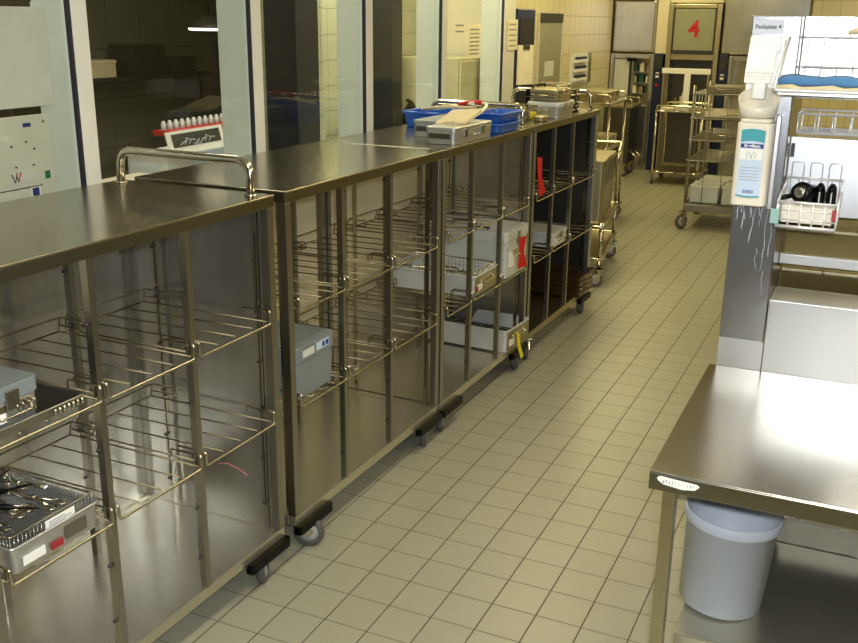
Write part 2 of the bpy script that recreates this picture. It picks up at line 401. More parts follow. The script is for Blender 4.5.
# ------------------------------------------------------------------ casters
def add_caster(parent, x, y, rz, wr=.05, top=.11, name='caster', wm='wheel'):
    m = T((x, y, 0)) @ Matrix.Rotation(rz, 4, 'Z')
    b = MB()
    b.box(-.035, .035, -.035, .035, top - .006, top, m)
    b.lathe([(.018, top - .03), (.018, top)], (0, 0, 0), 12, m)
    for sx in (-1, 1):
        b.add([(sx * .019, -.02, top - .022), (sx * .019, .02, top - .022), (sx * .019, .045, wr + .006), (sx * .019, .028, wr - .012), (sx * .019, .008, wr + .004),
               (sx * .022, -.02, top - .022), (sx * .022, .02, top - .022), (sx * .022, .045, wr + .006), (sx * .022, .028, wr - .012), (sx * .022, .008, wr + .004)],
              [(0, 1, 2, 3, 4), (9, 8, 7, 6, 5), (0, 5, 6, 1), (1, 6, 7, 2), (2, 7, 8, 3), (3, 8, 9, 4), (4, 9, 5, 0)], False, m)
    b.box(-.022, .022, -.02, .02, top - .028, top - .02, m)
    c = b.build(name, 'chrome', parent)
    wl = MB(); wl.lathe([(wr * .62, -.012), (wr * .9, -.014), (wr, -.008), (wr, .008), (wr * .9, .014), (wr * .62, .012)], (0, .026, wr), 24, m, 'x')
    wo = wl.build('wheel', wm, c)
    MB().lathe([(wr * .3, -.017), (wr * .64, -.014), (wr * .64, .014), (wr * .3, .017)], (0, .026, wr), 20, m, 'x').build('hub', 'hub', c)
    return c

# ------------------------------------------------------------------ sterile goods carts
ROW = -.017
DEPTH = .60; CH = 1.28
def row(x, y, z=0):            # point in cart-row coordinates -> world (x behind the row's front face, y along the aisle)
    return (-1.684 + .017 * y + x, y - .017 * x, z)
def wire_shelf(y0, y1, z, t, xf=-.001, xb=-.50):
    b = MB(); r = .003; zb = z + .045
    b.tube(rnd([(xf - .006, y0, z), (xb, y0, z), (xb + .01, y0, zb), (xb + .01, y1, zb), (xb, y1, z), (xf - .006, y1, z)], .010), r, 6)
    for k in range(1, 4):
        y = y0 + (y1 - y0) * k / 4
        b.tube([(xf, y, z + .003), (xb + .004, y, z - .001)], .0024, 5)
    b.tube([(xb + .002, y0, z), (xb + .002, y1, z)], .0028, 6)
    for y, s in ((y0, 1), (y1, -1)):                                   # hanging loops at the front pegs and at the rear ones
        b.tube(rnd([(xf - .012, y, z), (xf - .012, y, z + .036), (xf - .10, y, z + .036), (xf - .10, y, z + .012)], .006, 3), .0028, 5)
        b.tube(rnd([(xb + .01, y, zb), (xb + .10, y, zb), (xb + .10, y, z + .02), (xb + .01, y, z + .02)], .006, 3), .0026, 5)
    o = b.build('wire_shelf', 'wire', t)
    b = MB(); lo = z - .007                                            # heavier bar across the front, its ends bent up to the pegs
    b.tube(rnd([(xf - .012, y0 - .002, z + .036), (xf + .006, y0 - .002, z + .034), (xf + .006, y0, lo), (xf + .006, y1, lo), (xf + .006, y1 + .002, z + .034), (xf - .012, y1 + .002, z + .036)], .008, 4), .0043, 8)
    b.build('front_bar', 'wire_lit', o)
def cart(label, y0, L, divs, back=None, left=None, right=None, handle=False, top='steel_top', tray='steel_tray', bumpers=(1, 1), shelves=((0, 1, 2), (0, 1, 2)), levels=(.89, .555), thick_right=False, casters=(3.5, 3.7, 1.1, -.6)):
    t = thing('sterile_goods_cart', label, 'cart', row(0, y0), ROW, 'steel goods carts in the row')
    zt = .155
    # top sheet with folded rim
    b = MB(); b.box(-DEPTH, 0, 0, L, CH - .004, CH); tp = b.build('top_panel', top, t, .0015); b = MB(); b.box(-.004, 0, 0, L, CH - .037, CH - .004); b.box(-DEPTH, -DEPTH + .004, 0, L, CH - .037, CH - .004)
    b.box(-DEPTH + .004, -.004, 0, .004, CH - .037, CH - .004); b.box(-DEPTH + .004, -.004, L - .004, L, CH - .037, CH - .004)
    b.build('rim', 'steel_rim', tp, .001)
    # floor tray with folded front rail
    b = MB(); b.box(-DEPTH + .004, -.03, .004, L - .004, zt - .012, zt - .008)
    b.box(-.034, -.004, .004, L - .004, .118, zt); b.box(-DEPTH, -DEPTH + .03, .004, L - .004, .118, zt)
    b.box(-DEPTH + .03, -.034, .004, .034, .118, zt - .003); b.box(-DEPTH + .03, -.034, L - .034, L - .004, .118, zt - .003)
    b.build('floor_tray', tray, t, .0015)
    pw = .03
    for px in (-pw - .002, -DEPTH + .002):
        for k, py in enumerate((.003, L - pw - .003)):
            wide = .05 if (thick_right and k and px > -.3) else pw
            b = MB(); b.box(px, px + pw, py - (wide - pw), py + pw, .155, CH - .037)
            po = b.build('corner_post', 'steel_frame' if not (thick_right and k) else 'pale_post', t, .002)
    if back: MB().box(-DEPTH + .006, -DEPTH + .009, .034, L - .034, zt - .003, CH - .037).build('back_panel', back, t)
    if left: MB().box(-DEPTH + .033, -.034, .01, .013, zt - .003, CH - .037).build('side_panel', left, t)
    if right: MB().box(-DEPTH + .033, -.034, L - .013, L - .01, zt - .003, CH - .037).build('side_panel', right, t)
    # dividers, front and rear, with pegs either side
    for dx in (-.026, -.46):
        for d in divs:
            b = MB(); b.box(dx, dx + .022, d - .01, d - .0085, zt - .008, CH - .004); b.box(dx, dx + .022, d + .0085, d + .01, zt - .008, CH - .004)
            b.box(dx + .0205, dx + .022, d - .0085, d + .0085, zt - .008, CH - .004); b.box(dx, dx + .0015, d - .0085, d + .0085, zt - .008, CH - .004)
            p = b.build('divider_post', 'steel_frame', t)
            q = MB(); q.box(dx + .006, dx + .010, d - .003, d + .003, .24, 1.16)
            for k in range(6):
                z = .255 + k * .165
                q.tube([(dx + .008, d - .02, z), (dx + .008, d + .02, z)], .0045, 8)
            plabel(q.build('peg_row', 'peg', p), 'black pegs along the upright')
    # pegs on the end uprights
    for y, s in ((.036, 1), (L - .036, -1)):
        for px in (-.06, -.46):
            b = MB(); b.box(px, px + .02, y - .003, y + .003, zt - .004, CH - .037); p = b.build('end_rail', 'chrome', t)
            q = MB(); q.box(px + .008, px + .012, y + s * .0031, y + s * .0035, .24, 1.16)
            for k in range(6):
                z = .255 + k * .165; q.tube([(px + .01, y, z), (px + .01, y + s * .016, z)], .0045, 8)
            q.build('peg_row', 'peg', p)
    edges = [.046] + list(divs) + [L - .046]
    for lv, ks in zip(levels, shelves):
        for k in ks:
            a = edges[k] + (.013 if k else .006); c = edges[k + 1] - (.013 if k < len(edges) - 2 else .006)
            wire_shelf(a, c, lv, t)
    if handle:
        b = MB(); hy = L - .05
        b.tube(rnd([(-DEPTH + .05, hy - .005, CH - .002), (-DEPTH + .05, hy, CH + .105), (-.045, hy, CH + .105), (-.045, hy - .005, CH - .002)], .06, 8), .013, 12)
        for x in (-DEPTH + .05, -.045): b.lathe([(.02, CH), (.02, CH + .006)], (x, hy - .005, 0), 14)
        b.build('push_handle', 'chrome', t)
    for k, (cy, s) in enumerate(((0, 1), (L, -1))):
        for fx, sx in ((0, 1), (-DEPTH, -1)):
            if not bumpers[k] and fx == 0: continue
            b = MB(); ln = .215
            b.rprism(fx - .014, fx + .020, min(cy + s * .0, cy + s * ln), max(cy + s * .0, cy + s * ln), .090, .122, .012) if sx > 0 else b.rprism(fx - .020, fx + .014, min(cy, cy + s * ln), max(cy, cy + s * ln), .086, .118, .012)
            for q in (.05, .14): b.lathe([(.007, .0)
                                       , (.007, .002)], (0, 0, 0), 8, T((fx + sx * .020, cy + s * q, .102)) @ Matrix.Rotation(sx * PI / 2, 4, 'Y'))
            b.build('bumper', 'black_gloss', t, .003)
    rz = iter(casters)
    for cx in (-.035, -DEPTH + .06):
        for cy in (.085, L - .085):
            add_caster(t, cx, cy, next(rz), .055, .117)
    return t
M['pale_post'] = steel('pale steel post', (186, 190, 194), .3, (2, 2, 30), .08, .08, 0)
C1 = cart('nearest long steel cart with hoop handle, solid back and two loaded trays', 1.30, 1.145, (.385, .74), 'steel_panel', None, 'steel_panel', True, casters=(.4, 3.6, 1, 2))
C2 = cart('second open-backed steel cart holding only one grey box, no handle', 2.505, 1.15, (.355, .71), None, None, None, False, casters=(5.1, 3.6, 1, 2))
C3 = cart('third steel cart with blue trays and small cases on its top', 3.668, 1.085, (.33, .69), None, None, 'steel_panel', True)
C4 = cart('farthest steel cart of the row, dark inside, metal boxes piled on top', 4.775, 1.155, (.345, .68), 'steel_dark', 'steel_dark', 'steel_dark', True, thick_right=True, bumpers=(0, 1), tray='steel_warm')  # dark panels put the shade of the enclosed interior into the steel
# scratch of pink crayon inside the first cart
b = MB(); b.tube([(-.26, 1.1325, .335), (-.22, 1.1325, .345), (-.17, 1.1325, .333), (-.14, 1.1325, .318)], .0022, 5)
M['pink'] = plain('pink crayon', (214, 120, 150), .6)
plabel(b.build('crayon_mark', 'pink', C1), 'pink crayon mark on the inside of the cart')

# ------------------------------------------------------------------ containers, trays, instruments
def container(name, label, cat, loc, rz, X, Y, Z, mat='alu', lid=None, lidh=.02, plate=True, handle=True, group=None, open_=False, latch=True, vent=False):
    """case with its long side along -X (into the shelf), front end at x = 0"""
    t = thing(name, label, cat, loc, rz, group)
    b = MB()
    if open_: b.rprism(-X, 0, 0, Y, 0, Z, .018, 5, None, .004, .003)
    else: b.rprism(-X, 0, 0, Y, 0, Z - (lidh if lid else 0), .018, 5, None, .003)
    b.build('body', mat, t, .0015)
    if open_:
        r = MB(); r.tube(rnd([(-X - .001, .02, Z), (-X - .001, Y + .001, Z), (.001, Y + .001, Z), (.001, -.001, Z), (-X - .001, -.001, Z), (-X - .001, .02, Z)], .018), .0045, 6)
        r.build('rim', mat, t)
    if lid:
        r = MB(); r.rprism(-X - .004, .004, -.004, Y + .004, Z - lidh, Z, .02, 5)
        if vent: r.rprism(-X * .7, -X * .3, Y * .25, Y * .75, Z, Z + .005, .02, 4)
        r.build('lid', lid, t, .002)
    if handle:
        h = MB(); zc = (Z - lidh) * .6; w_ = min(Y * .3, .07)
        h.tube(rnd([(.001, Y / 2 - w_, zc + .012), (.014, Y / 2 - w_, zc - .006), (.014, Y / 2 + w_, zc - .006), (.001, Y / 2 + w_, zc + .012)], .008), .003, 6)
        h.box(0, .003, Y / 2 - w_ - .006, Y / 2 + w_ + .006, zc + .004, zc + .02)
        h.build('handle', 'chrome', t)
    if latch and lid:
        h = MB(); h.box(.003, .009, Y * .5 - .018, Y * .5 + .018, Z - lidh - .022, Z - lidh * .3); h.build('latch', 'steel_frame', t, .002)
    if plate:
        h = MB(); h.box(.0, .0025, Y * .06 + .012, Y * .3 + .012, Z * .22, Z * .55); h.build('label_card', 'paper', t)
    return t
def mesh_basket(name, label, loc, rz, X, Y, Z, group=None, mat='chrome', step=.016, cat='instrument basket'):
    t = thing(name, label, cat, loc, rz, group)
    b = MB(); n = int(X / step)
    for k in range(n + 1):
        x = -X * k / n; b.tube([(x, 0, Z), (x, 0, .002), (x, Y, .002), (x, Y, Z)], .0012, 4)
    n = int(Y / step)
    for k in range(n + 1):
        y = Y * k / n; b.tube([(0, y, Z), (0, y, .002), (-X, y, .002), (-X, y, Z)], .0012, 4)
    for k in range(1, 3):
        z = Z * k / 3; b.tube([(0, 0, z), (0, Y, z), (-X, Y, z), (-X, 0, z), (0, 0, z)], .0012, 4)
    b.build('wire_mesh', mat, t)
    r = MB(); r.tube(rnd([(-X / 2, 0, Z), (0, 0, Z), (0, Y, Z), (-X, Y, Z), (-X, 0, Z), (-X / 2, 0, Z)], .01), .003, 6); r.build('rim', mat, t)
    return t
def forceps_mesh(kind):
    b = MB()
    for s in (-1, 1):
        b.tube([(-.085, s * .004, .004), (-.03, s * .003, .004), (0, 0, .004), (.05, -s * .012, .004)], [.0015, .003, .0036, .0028], 6)
        ring = [(.066 + .017 * math.cos(a), -s * (.016 + .012 * math.sin(a)), .004) for a in [2 * PI * k / 12 for k in range(12)]]
        b.tube(ring, .0026, 6, True)
    b.lathe([(.006, 0), (.006, .009)], (0, 0, 0), 8)
    return b
forc_me = forceps_mesh(0).build('surgical_scissors', 'chrome')
tag(forc_me, 'ring-handled steel instrument lying in a wire basket', 'instrument', 'ring-handled instruments in baskets')
_first = [True]
def scatter(cx, cy, z, n, rx, ry, lab, grp, rz=0., tilt=.25):
    for k in range(n):
        o = forc_me if _first[0] else forc_me.copy()
        if not _first[0]: col.objects.link(o)
        _first[0] = False
        o.location = (cx + random.uniform(-rx, rx), cy + random.uniform(-ry, ry), z + .0085 * k * .8)
        o.rotation_euler = (random.uniform(-tilt, tilt) * .3, random.uniform(-tilt, tilt) * .25, random.choice((0, PI)) + random.uniform(-.6, .6) + rz)
        o['label'] = lab; o['group'] = grp

# cart 1, upper shelf: grey-silver case standing in a shallow open tray
p = row(.0, 1.36, .897)
tA0 = container('instrument_tray', 'shallow perforated steel tray on upper left shelf of the nearest cart', 'tray', p, ROW, .46, .262, .024, 'steel_frame', None, 0, False, False, open_=True)
p = row(.022, 1.36, .9075)
tA = container('instrument_case', 'grey-topped silver case at left edge, upper shelf of the nearest cart', 'instrument case', row(-.02, 1.355, .902), ROW, .40, .155, .105, 'alu', 'alu_grey', .035, True, True)
for k in range(4):
    b = MB(); y = .085 + .016 * k; b.tube(rnd([(.002, y, .03), (.010, y, .03), (.010, y, .055), (.002, y, .055)], .004, 3), .0035, 6); b.build('latch_pin', 'chrome', tA)
b = MB()
for k in range(7): b.tube([(.004, .17 + .014 * k, .006), (.004, .17 + .014 * k, .02)], .004, 6)
b.build('rim_stud', 'chrome', tA0)
# cart 1, lower shelf: aluminium container base with a mesh basket of instruments in it
pB = row(.0, 1.365, .562)
tB = container('sterilization_container', 'open silver container with red tag on lower shelf of the nearest cart', 'instrument case', pB, ROW, .47, .272, .068, 'alu', None, 0, True, False, open_=True)
b = MB(); b.box(0, .003, .112, .148, .012, .03); plabel(b.build('name_plate', 'dull_red', tB), 'dull red name plate')
b = MB(); b.box(0, .003, .158, .225, .018, .052); plabel(b.build('end_plate', 'steel_frame', tB), 'grey end plate')
tBb = mesh_basket('instrument_basket', 'wire mesh basket full of instruments in the nearest open silver container', row(-.012, 1.375, .568), ROW, .44, .252, .086, step=.011, mat='steel_frame')
b = MB(); b.box(.002, .0045, .10, .19, .05, .08); plabel(b.build('label_card', 'paper', tBb), 'white label with fine print')
b = MB()
for k in range(4): b.box(.0045, .005, .11, .18 - .02 * (k % 2), .054 + .006 * k, .057 + .006 * k)
b.build('label_print', 'grey_print', tBb)
scatter(pB[0] - .2, pB[1] + .14, .60, 12, .12, .08, 'ring-handled steel instrument piled in basket on nearest lower shelf', 'instruments in the nearest basket')
# black-handled instruments in that basket
h0 = None
for k in range(5):
    b = MB(); b.tube([(-.07, 0, 0), (-.02, 0, 0), (.02, 0, .0), (.03, 0, 0), (.09, 0, 0)], [.007, .009, .008, .0035, .002], 8)
    if h0 is None: h0 = b.build('handled_instrument', 'black_gloss'); o = h0
    else: o = h0.copy(); col.objects.link(o)
    o.location = (pB[0] - .1 - .06 * k, pB[1] + .07 + .04 * (k % 4), .685 + .004 * (k % 2)); o.rotation_euler = (0, .06, .5 + .7 * k)
    tag(o, 'black-handled instrument on top of the pile in nearest basket', 'instrument', 'black-handled instruments in nearest basket')

# cart 2: grey box
pg = row(-.02, 2.57, .560)
t2 = container('sterilization_container', 'tall plain grey case on lower left shelf of the second cart', 'instrument case', pg, ROW, .34, .235, .185, 'alu_grey', 'alu_grey', .055, False, False, latch=False)
b = MB(); b.box(.0042, .0065, .115, .195, .145, .172); b.build('label_card', 'pale_blue', t2)
b = MB(); b.box(.0065, .0072, .15, .165, .150, .168); b.box(.0065, .0072, .172, .19, .150, .168); b.build('label_print', 'blue_print', t2)
b = MB(); b.box(.0042, .006, .03, .10, .142, .168); b.build('latch', 'panel_grey', t2, .002)

# cart 3: tray with instruments, white box with red tag, low tray with yellow tag
p = row(.0, 4.02, .560)
t3 = container('sterilization_container', 'low open silver case with instruments on middle shelf of third cart', 'instrument case', p, ROW, .46, .285, .095, 'pale_metal', None, 0, True, True, open_=True)
b = MB(); b.box(.0021, .004, .02, .045, .02, .045); plabel(b.build('name_plate', 'dull_red', t3), 'small red tag')
b = MB(); b.box(.0002, .002, .015, .27, .008, .084); b.build('warm_lit_end', 'steel_warm', t3)  # plate added for the warm aisle light on the front end
tb3 = mesh_basket('instrument_basket', 'wire basket of instruments inside the open case of the third cart', (p[0] - .012, p[1] + .012, .566), ROW, .43, .262, .105, step=.02)
scatter(p[0] - .2, p[1] + .14, .60, 8, .11, .07, 'ring-handled steel instrument in the basket on third cart shelf', 'instruments in the third cart basket')
p = row(.012, 4.395, .560)
t3b = container('sterilization_container', 'tall white closed case with red ribbon on middle shelf of third cart', 'instrument case', p, ROW, .46, .30, .235, 'pale_metal', 'pale_metal', .05, True, True)
b = MB(); b.add([(.008, .14, .185), (.03, .20, .19), (.024, .18, .11), (.035, .21, .03), (.008, .14, .025), (.010, .15, .11)], [(0, 1, 2, 5), (5, 2, 3, 4)])
b.build('ribbon', 'red', t3b)
b = MB(); b.tube([(-.12, .03, .236), (-.12, .06, .24), (-.20, .07, .237)], .004, 6); b.build('lid_clip', 'black', t3b)
p = row(.01, 4.44, .1565)
t3c = container('instrument_tray', 'low silver tray with yellow strap on bottom of the third cart', 'tray', p, ROW - .06, .50, .285, .115, 'pale_metal', None, 0, True, True, open_=True)
b = MB(); b.box(.0002, .002, .015, .27, .008, .104); b.build('warm_lit_end', 'steel_warm', t3c)  # warm light on this tray's front put into the plate colour
b = MB(); b.box(-.47, -.03, .02, .265, .035, .05); b.build('dark_insert', 'annex_dark', t3c)
b = MB()
for k in range(12): b.tube([(-.44 + .033 * k, .03, .052 + .006 * (k % 3)), (-.41 + .035 * k, .25, .055)], .004, 6)
b.build('tray_holder', 'steel_frame', t3c)
b = MB(); b.add([(.016, .095, .10), (.02, .12, .075), (.026, .12, .02), (.035, .15, -.05), (.035, .115, -.06), (.026, .09, .01), (.02, .085, .075)], [(0, 1, 6), (6, 1, 2, 5), (5, 2, 3, 4)])
b.build('strap', 'yellow', t3c)

# cart 4: case on the shelf, red tag, pile of brown trays
p = row(-.005, 5.17, .560)
t4 = container('sterilization_container', 'small silver case on lower shelf inside the dark farthest cart', 'instrument case', p, ROW, .42, .245, .085, 'pale_metal', 'pale_metal', .018, True, True)
b = MB(); b.add([(-.02, .10, 1.11), (.004, .115, 1.105), (.002, .125, 1.01), (.012, .165, .92), (-.012, .135, .89), (-.012, .105, 1.0)], [(0, 1, 2, 5), (5, 2, 3, 4)])
plabel(b.build('paper_tag', 'red', C4), 'red paper tag hanging at the upright')
M['brown_tray'] = plain('bronze metal tray', (82, 62, 36), .35, .7)
tb = None
ords = ('lowest', 'second from the bottom', 'third from the bottom', 'topmost')
for k in range(4):
    if tb is None:
        tb = thing('metal_tray', '', 'tray', row(.03, 5.62, .1565), ROW, 'bronze trays at the cart end')
        b = MB(); b.rprism(-.42, 0, 0, .30, 0, .031, .015, 5, None, .003, .003); b.build('body', 'brown_tray', tb, .001)
        b = MB(); b.tube(rnd([(.0, .10, .02), (.012, .10, .015), (.012, .2, .015), (.0, .2, .02)], .006), .003, 6)
        b.lathe([(.006, 0), (.006, .004)], (0, 0, 0), 8, T((0, .02, .016)) @ Matrix.Rotation(PI / 2, 4, 'Y')); b.build('handle', 'chrome', tb)
        o = tb
    else: o = dup(tb, row(.03, 5.62, .1565 + .0325 * k))
    o['label'] = 'bronze metal tray, %s of the four piled at the far cart end' % ords[k]

# ------------------------------------------------------------------ things on cart tops
def case_y(name, label, loc, rz, X, Y, Z, mat, lidmat, lidh=.02, group=None, cat='instrument case'):
    """closed case lying with its long side along Y; near end at y = 0"""
    t = thing(name, label, cat, loc, rz, group)
    MB().rprism(0, X, 0, Y, 0, Z - lidh, .02, 5, None, .002).build('body', mat, t, .0015)
    MB().rprism(-.003, X + .003, -.003, Y + .003, Z - lidh, Z, .022, 5).build('lid', lidmat, t, .003)
    b = MB(); b.box(.02, X - .025, -.004, -.001, Z * .32, Z * .62); plabel(b.build('name_plate', 'annex_dark', t), 'dark name plate on the end')
    for k in (.25, .7):
        b = MB(); b.box(X, X + .006, Y * k - .02, Y * k + .02, Z * .35, Z * .85); b.build('latch', 'steel_frame', t, .002)
    b = MB(); b.tube(rnd([(X, Y * .42, Z * .5), (X + .014, Y * .42, Z * .42), (X + .014, Y * .56, Z * .42), (X, Y * .56, Z * .5)], .006), .003, 6); b.build('handle', 'chrome', t)
    return t
z3 = CH + .001
tc1 = case_y('instrument_case', 'front silver case carrying a tilted beige lid on third cart top', (-1.785, 3.83, z3), -.03, .145, .40, .072, 'alu', 'alu')
tc2 = case_y('instrument_case', 'rear silver case beside the blue tray on third cart top', (-1.955, 4.06, z3), -.03, .15, .36, .072, 'alu', 'alu_grey')
b = MB(); mm = T((-1.725, 4.05, z3 + .0945)) @ Matrix.Rotation(.22, 4, 'X') @ Matrix.Rotation(-.08, 4, 'Y'); b.rprism(-.075, .075, -.095, .11, -.005, .005, .012, 4, mm)
b.box(-.03, .03, -.1, -.085, -.004, .012, mm)
tag(b.build('flat_lid', 'cardboard', None, .002), 'flat beige lid lying tilted on the front silver case', 'lid')
def blue_tray(label, loc, rz, X, Y, Z):
    t = thing('plastic_tray', label, 'tray', loc, rz, 'blue plastic trays on the third cart')
    b = MB(); b.rprism(0, X, 0, Y, 0, Z, .03, 6, None, .012, .004); b.build('body', 'blue', t, .002)
    b = MB(); b.tube(rnd([(X * .5, -.004, Z - .004), (X + .004, -.004, Z - .004), (X + .004, Y + .004, Z - .004), (-.004, Y + .004, Z - .004), (-.004, -.004, Z - .004), (X * .5, -.004, Z - .004)], .03), .006, 8); b.build('rim', 'blue', t)
    return t
blue_tray('large blue plastic tray at the back of the third cart top', (-2.18, 4.40, z3), -.05, .42, .26, .075)
blue_tray('lower blue tray of the pair at front right of third cart', (-1.775, 4.33, z3), -.05, .15, .27, .045)
tbt = blue_tray('upper blue tray of the pair at front right of third cart', (-1.775, 4.33, z3 + .047), -.05, .15, .27, .045)
b = MB(); b.tube(rnd([(-1.73, 4.22, z3 + .005 + .072), (-1.72, 4.35, z3 + .105), (-1.75, 4.48, z3 + .125), (-1.86, 4.56, z3 + .12), (-2.0, 4.50, z3 + .088), (-2.1, 4.46, z3 + .085)], .08, 6), .008, 8)
tg = tag(b.build('flexible_tube', 'paper_warm'), 'white flexible tube with red end lying over the blue trays', 'tube')
b = MB(); b.tube([(-1.79, 4.51, z3 + .124), (-1.86, 4.555, z3 + .121), (-1.93, 4.53, z3 + .106)], .012, 8); plabel(b.build('connector', 'red', tg), 'red connector')
b = MB(); b.tube(rnd([(-2.08, 4.44, z3 + .088), (-1.95, 4.44, z3 + .105), (-1.82, 4.50, z3 + .098)], .05), .007, 8); tag(b.build('wooden_rod', 'cardboard'), 'pale beige rod lying across the large blue tray', 'rod')

z4 = CH + .001
def silver_box(label, loc, X, Y, Z, mat='alu', lidm='alu', rz=-.017, grp='silver boxes on the farthest cart'):
    t = thing('sterilization_container', label, 'instrument case', loc, rz, grp)
    MB().rprism(0, X, 0, Y, 0, Z - .025, .025, 5, None, .004).build('body', mat, t, .002)
    MB().rprism(-.006, X + .006, -.006, Y + .006, Z - .025, Z, .03, 5).build('lid', lidm, t, .006)
    for s in (.3, .7):
        b = MB(); b.box(X + .0, X + .009, Y * s - .02, Y * s + .02, Z * .55, Z * .95); b.build('latch', 'chrome', t, .002)
    b = MB(); b.tube(rnd([(X * .35, -.001, Z * .55), (X * .35, -.02, Z * .5), (X * .65, -.02, Z * .5), (X * .65, -.001, Z * .55)], .01), .004, 6); b.build('handle', 'chrome', t)
    return t
silver_box('large bright silver box on the top of the farthest cart', (-1.80, 5.20, z4), .19, .26, .085, 'alu', 'pale_metal')
t = silver_box('ribbed steel box stacked upon the large bright silver box', (-1.79, 5.21, z4 + .0862), .165, .23, .068, 'steel_warm', 'steel_warm')
for k in range(3):
    b = MB(); b.rprism(-.004, .169, -.004, .234, .008 + .013 * k, .012 + .013 * k, .02, 4); b.build('rib', 'chrome', t)
for x in (.012, .153):
    b = MB(); b.tube(rnd([(x, .01, .066), (x, .01, .084), (x, .21, .084), (x, .21, .066)], .01), .005, 8); b.build('carry_bar', 'black' if x < .1 else 'chrome', t)
# low wire baskets with cleaned tools at the near end of cart 4
for k, (bx, by, lab) in enumerate(((-2.12, 4.84, 'low wire basket of yellow-lit parts behind the farthest cart handle'), (-1.90, 4.86, 'low wire basket nearer the aisle on the farthest cart'))):
    t = mesh_basket('wire_basket', lab, (bx + .19, by, z4), -.017, .19, .24, .075, 'low wire baskets on the farthest cart', 'wire', .02, 'wire basket')
    if k == 0:
        b = MB(); b.lathe([(.02, 0), (.022, .05), (.016, .06), (.016, .07)], (bx + .1, by + .1, z4 + .005), 12); tag(b.build('steel_cup', 'steel_warm'), 'small steel cup standing in the rear wire basket', 'cup')
    else:
        for q in range(4):
            b = MB(); b.tube([(bx + .04 + .03 * q, by + .03, z4 + .012 + .012 * q), (bx + .06 + .02 * q, by + .2, z4 + .03 + .008 * q)], .008, 8)
            tag(b.build('metal_rod', 'steel_warm'), 'short warm-coloured metal rod in the front wire basket', 'rod', 'metal rods in the basket')
b = MB(); b.lathe([(.02, 0), (.022, .015), (.018, .036), (.006, .042)], (-1.73, 5.1, z4), 16); tag(b.build('bottle_cap', 'yellow'), 'small bright yellow cap on the farthest cart top', 'cap')
b = MB(); b.rprism(-1.69, -1.63, 4.98, 5.08, z4, z4 + .028, .02, 4); tag(b.build('kidney_dish', 'steel_warm', None, .006), 'small steel dish beside the yellow cap on the cart top', 'dish')
# black racks with shining handles
for k in range(3):
    t = thing('handle_rack', 'black rack with chrome handles, %s of three stacked on the far cart' % ('lowest', 'middle', 'topmost')[k], 'rack', (-1.74, 5.56, z4 + .043 * k), -.017, 'black racks on the farthest cart')
    MB().rprism(-.2, .06, 0, .24, 0, .04, .008, 3).build('body', 'black_gloss', t, .003)
    for y in (.05, .15): 
        b = MB(); b.tube(rnd([(.06, y, .012), (.078, y, .012), (.078, y + .05, .012), (.06, y + .05, .012)], .008), .005, 6); b.box(.06, .064, y, y + .05, .024, .034); b.build('handle', 'chrome', t)
t = thing('gold_tray', 'brassy metal tray lying on top of the black racks', 'tray', (-1.76, 5.57, z4 + .130), .2)
MB().rprism(-.12, .05, 0, .2, 0, .03, .02, 4, None, .01, .003).build('body', 'steel_warm', t, .001)
MB().tube(rnd([(.05, .05, .02), (.075, .05, .03), (.075, .15, .03), (.05, .15, .02)], .01), .004, 6).build('handle', 'chrome', t)

# ------------------------------------------------------------------ packing table and its rack
tt = thing('packing_table', 'long stainless packing table at right with lower shelf', 'table', (0, 0, 0))
TX0, TX1, TY0, TY1, TZ = -.362, 1.5, 1.962, 2.7345, .85
b = MB(); b.box(TX0, TX1, TY0, TY1, TZ - .004, TZ); b.box(TX0, TX1, TY0, TY0 + .004, TZ - .045, TZ - .004); b.box(TX0, TX0 + .004, TY0 + .004, TY1, TZ - .045, TZ - .004); b.box(TX1 - .004, TX1, TY0 + .004, TY1, TZ - .045, TZ - .004)
b.box(TX0 + .004, TX1 - .004, TY1 - .004, TY1, TZ - .045, TZ - .004)
b.build('table_top', 'steel_table', tt, .0025)
for x in (TX0 + .03, TX1 - .06):
    for y in (TY0 + .012, TY1 - .06):
        o = MB().box(x, x + .03, y, y + .03, .0, TZ - .045).build('leg', 'steel_warm', tt, .002)
b = MB(); b.box(TX0 + .062, TX1 - .062, 2.13, 2.70, .345, .35); b.box(TX0 + .062, TX1 - .062, 2.13, 2.134, .315, .345); b.build('lower_shelf', 'steel_tray', tt, .002)
b = MB(); b.box(TX0 + .06, TX0 + .08, TY0 + .042, TY1 - .06, .772, .803); b.build('side_rail', 'steel', tt, .002)
b = MB(); b.box(-.05, 1.2, 2.16, 2.66, .70, .80); b.build('drawer_box', 'steel', tt, .003)
b = MB(); b.box(TX0 + .07, TX1 - .07, 2.702, 2.71, .30, .8); b.build('rear_panel', 'steel_dark', tt)
b = MB(); b.rprism(-.345, -.245, -.0, .004, -.001, .002, .001, 2)
b = MB(); b.add([(-.345, TY0 - .0008, .836), (-.338, TY0 - .0008, .842), (-.31, TY0 - .0008, .840), (-.285, TY0 - .0008, .8385), (-.258, TY0 - .0008, .837), (-.252, TY0 - .0008, .832), (-.262, TY0 - .0008, .822), (-.29, TY0 - .0008, .818), (-.33, TY0 - .0008, .823), (-.342, TY0 - .0008, .83)], [tuple(range(10))[::-1]])
st = plabel(b.build('sticker', 'paper', tt), 'torn white sticker on the table edge')
b = MB()
for k in range(11): b.box(-.332 + .0068 * k, -.3285 + .0062 * k, TY0 - .0012, TY0 - .0009, .826 + .003 * (k % 3 == 1), .832 + .002 * (k % 2))
b.build('sticker_print', 'grey_print', st)

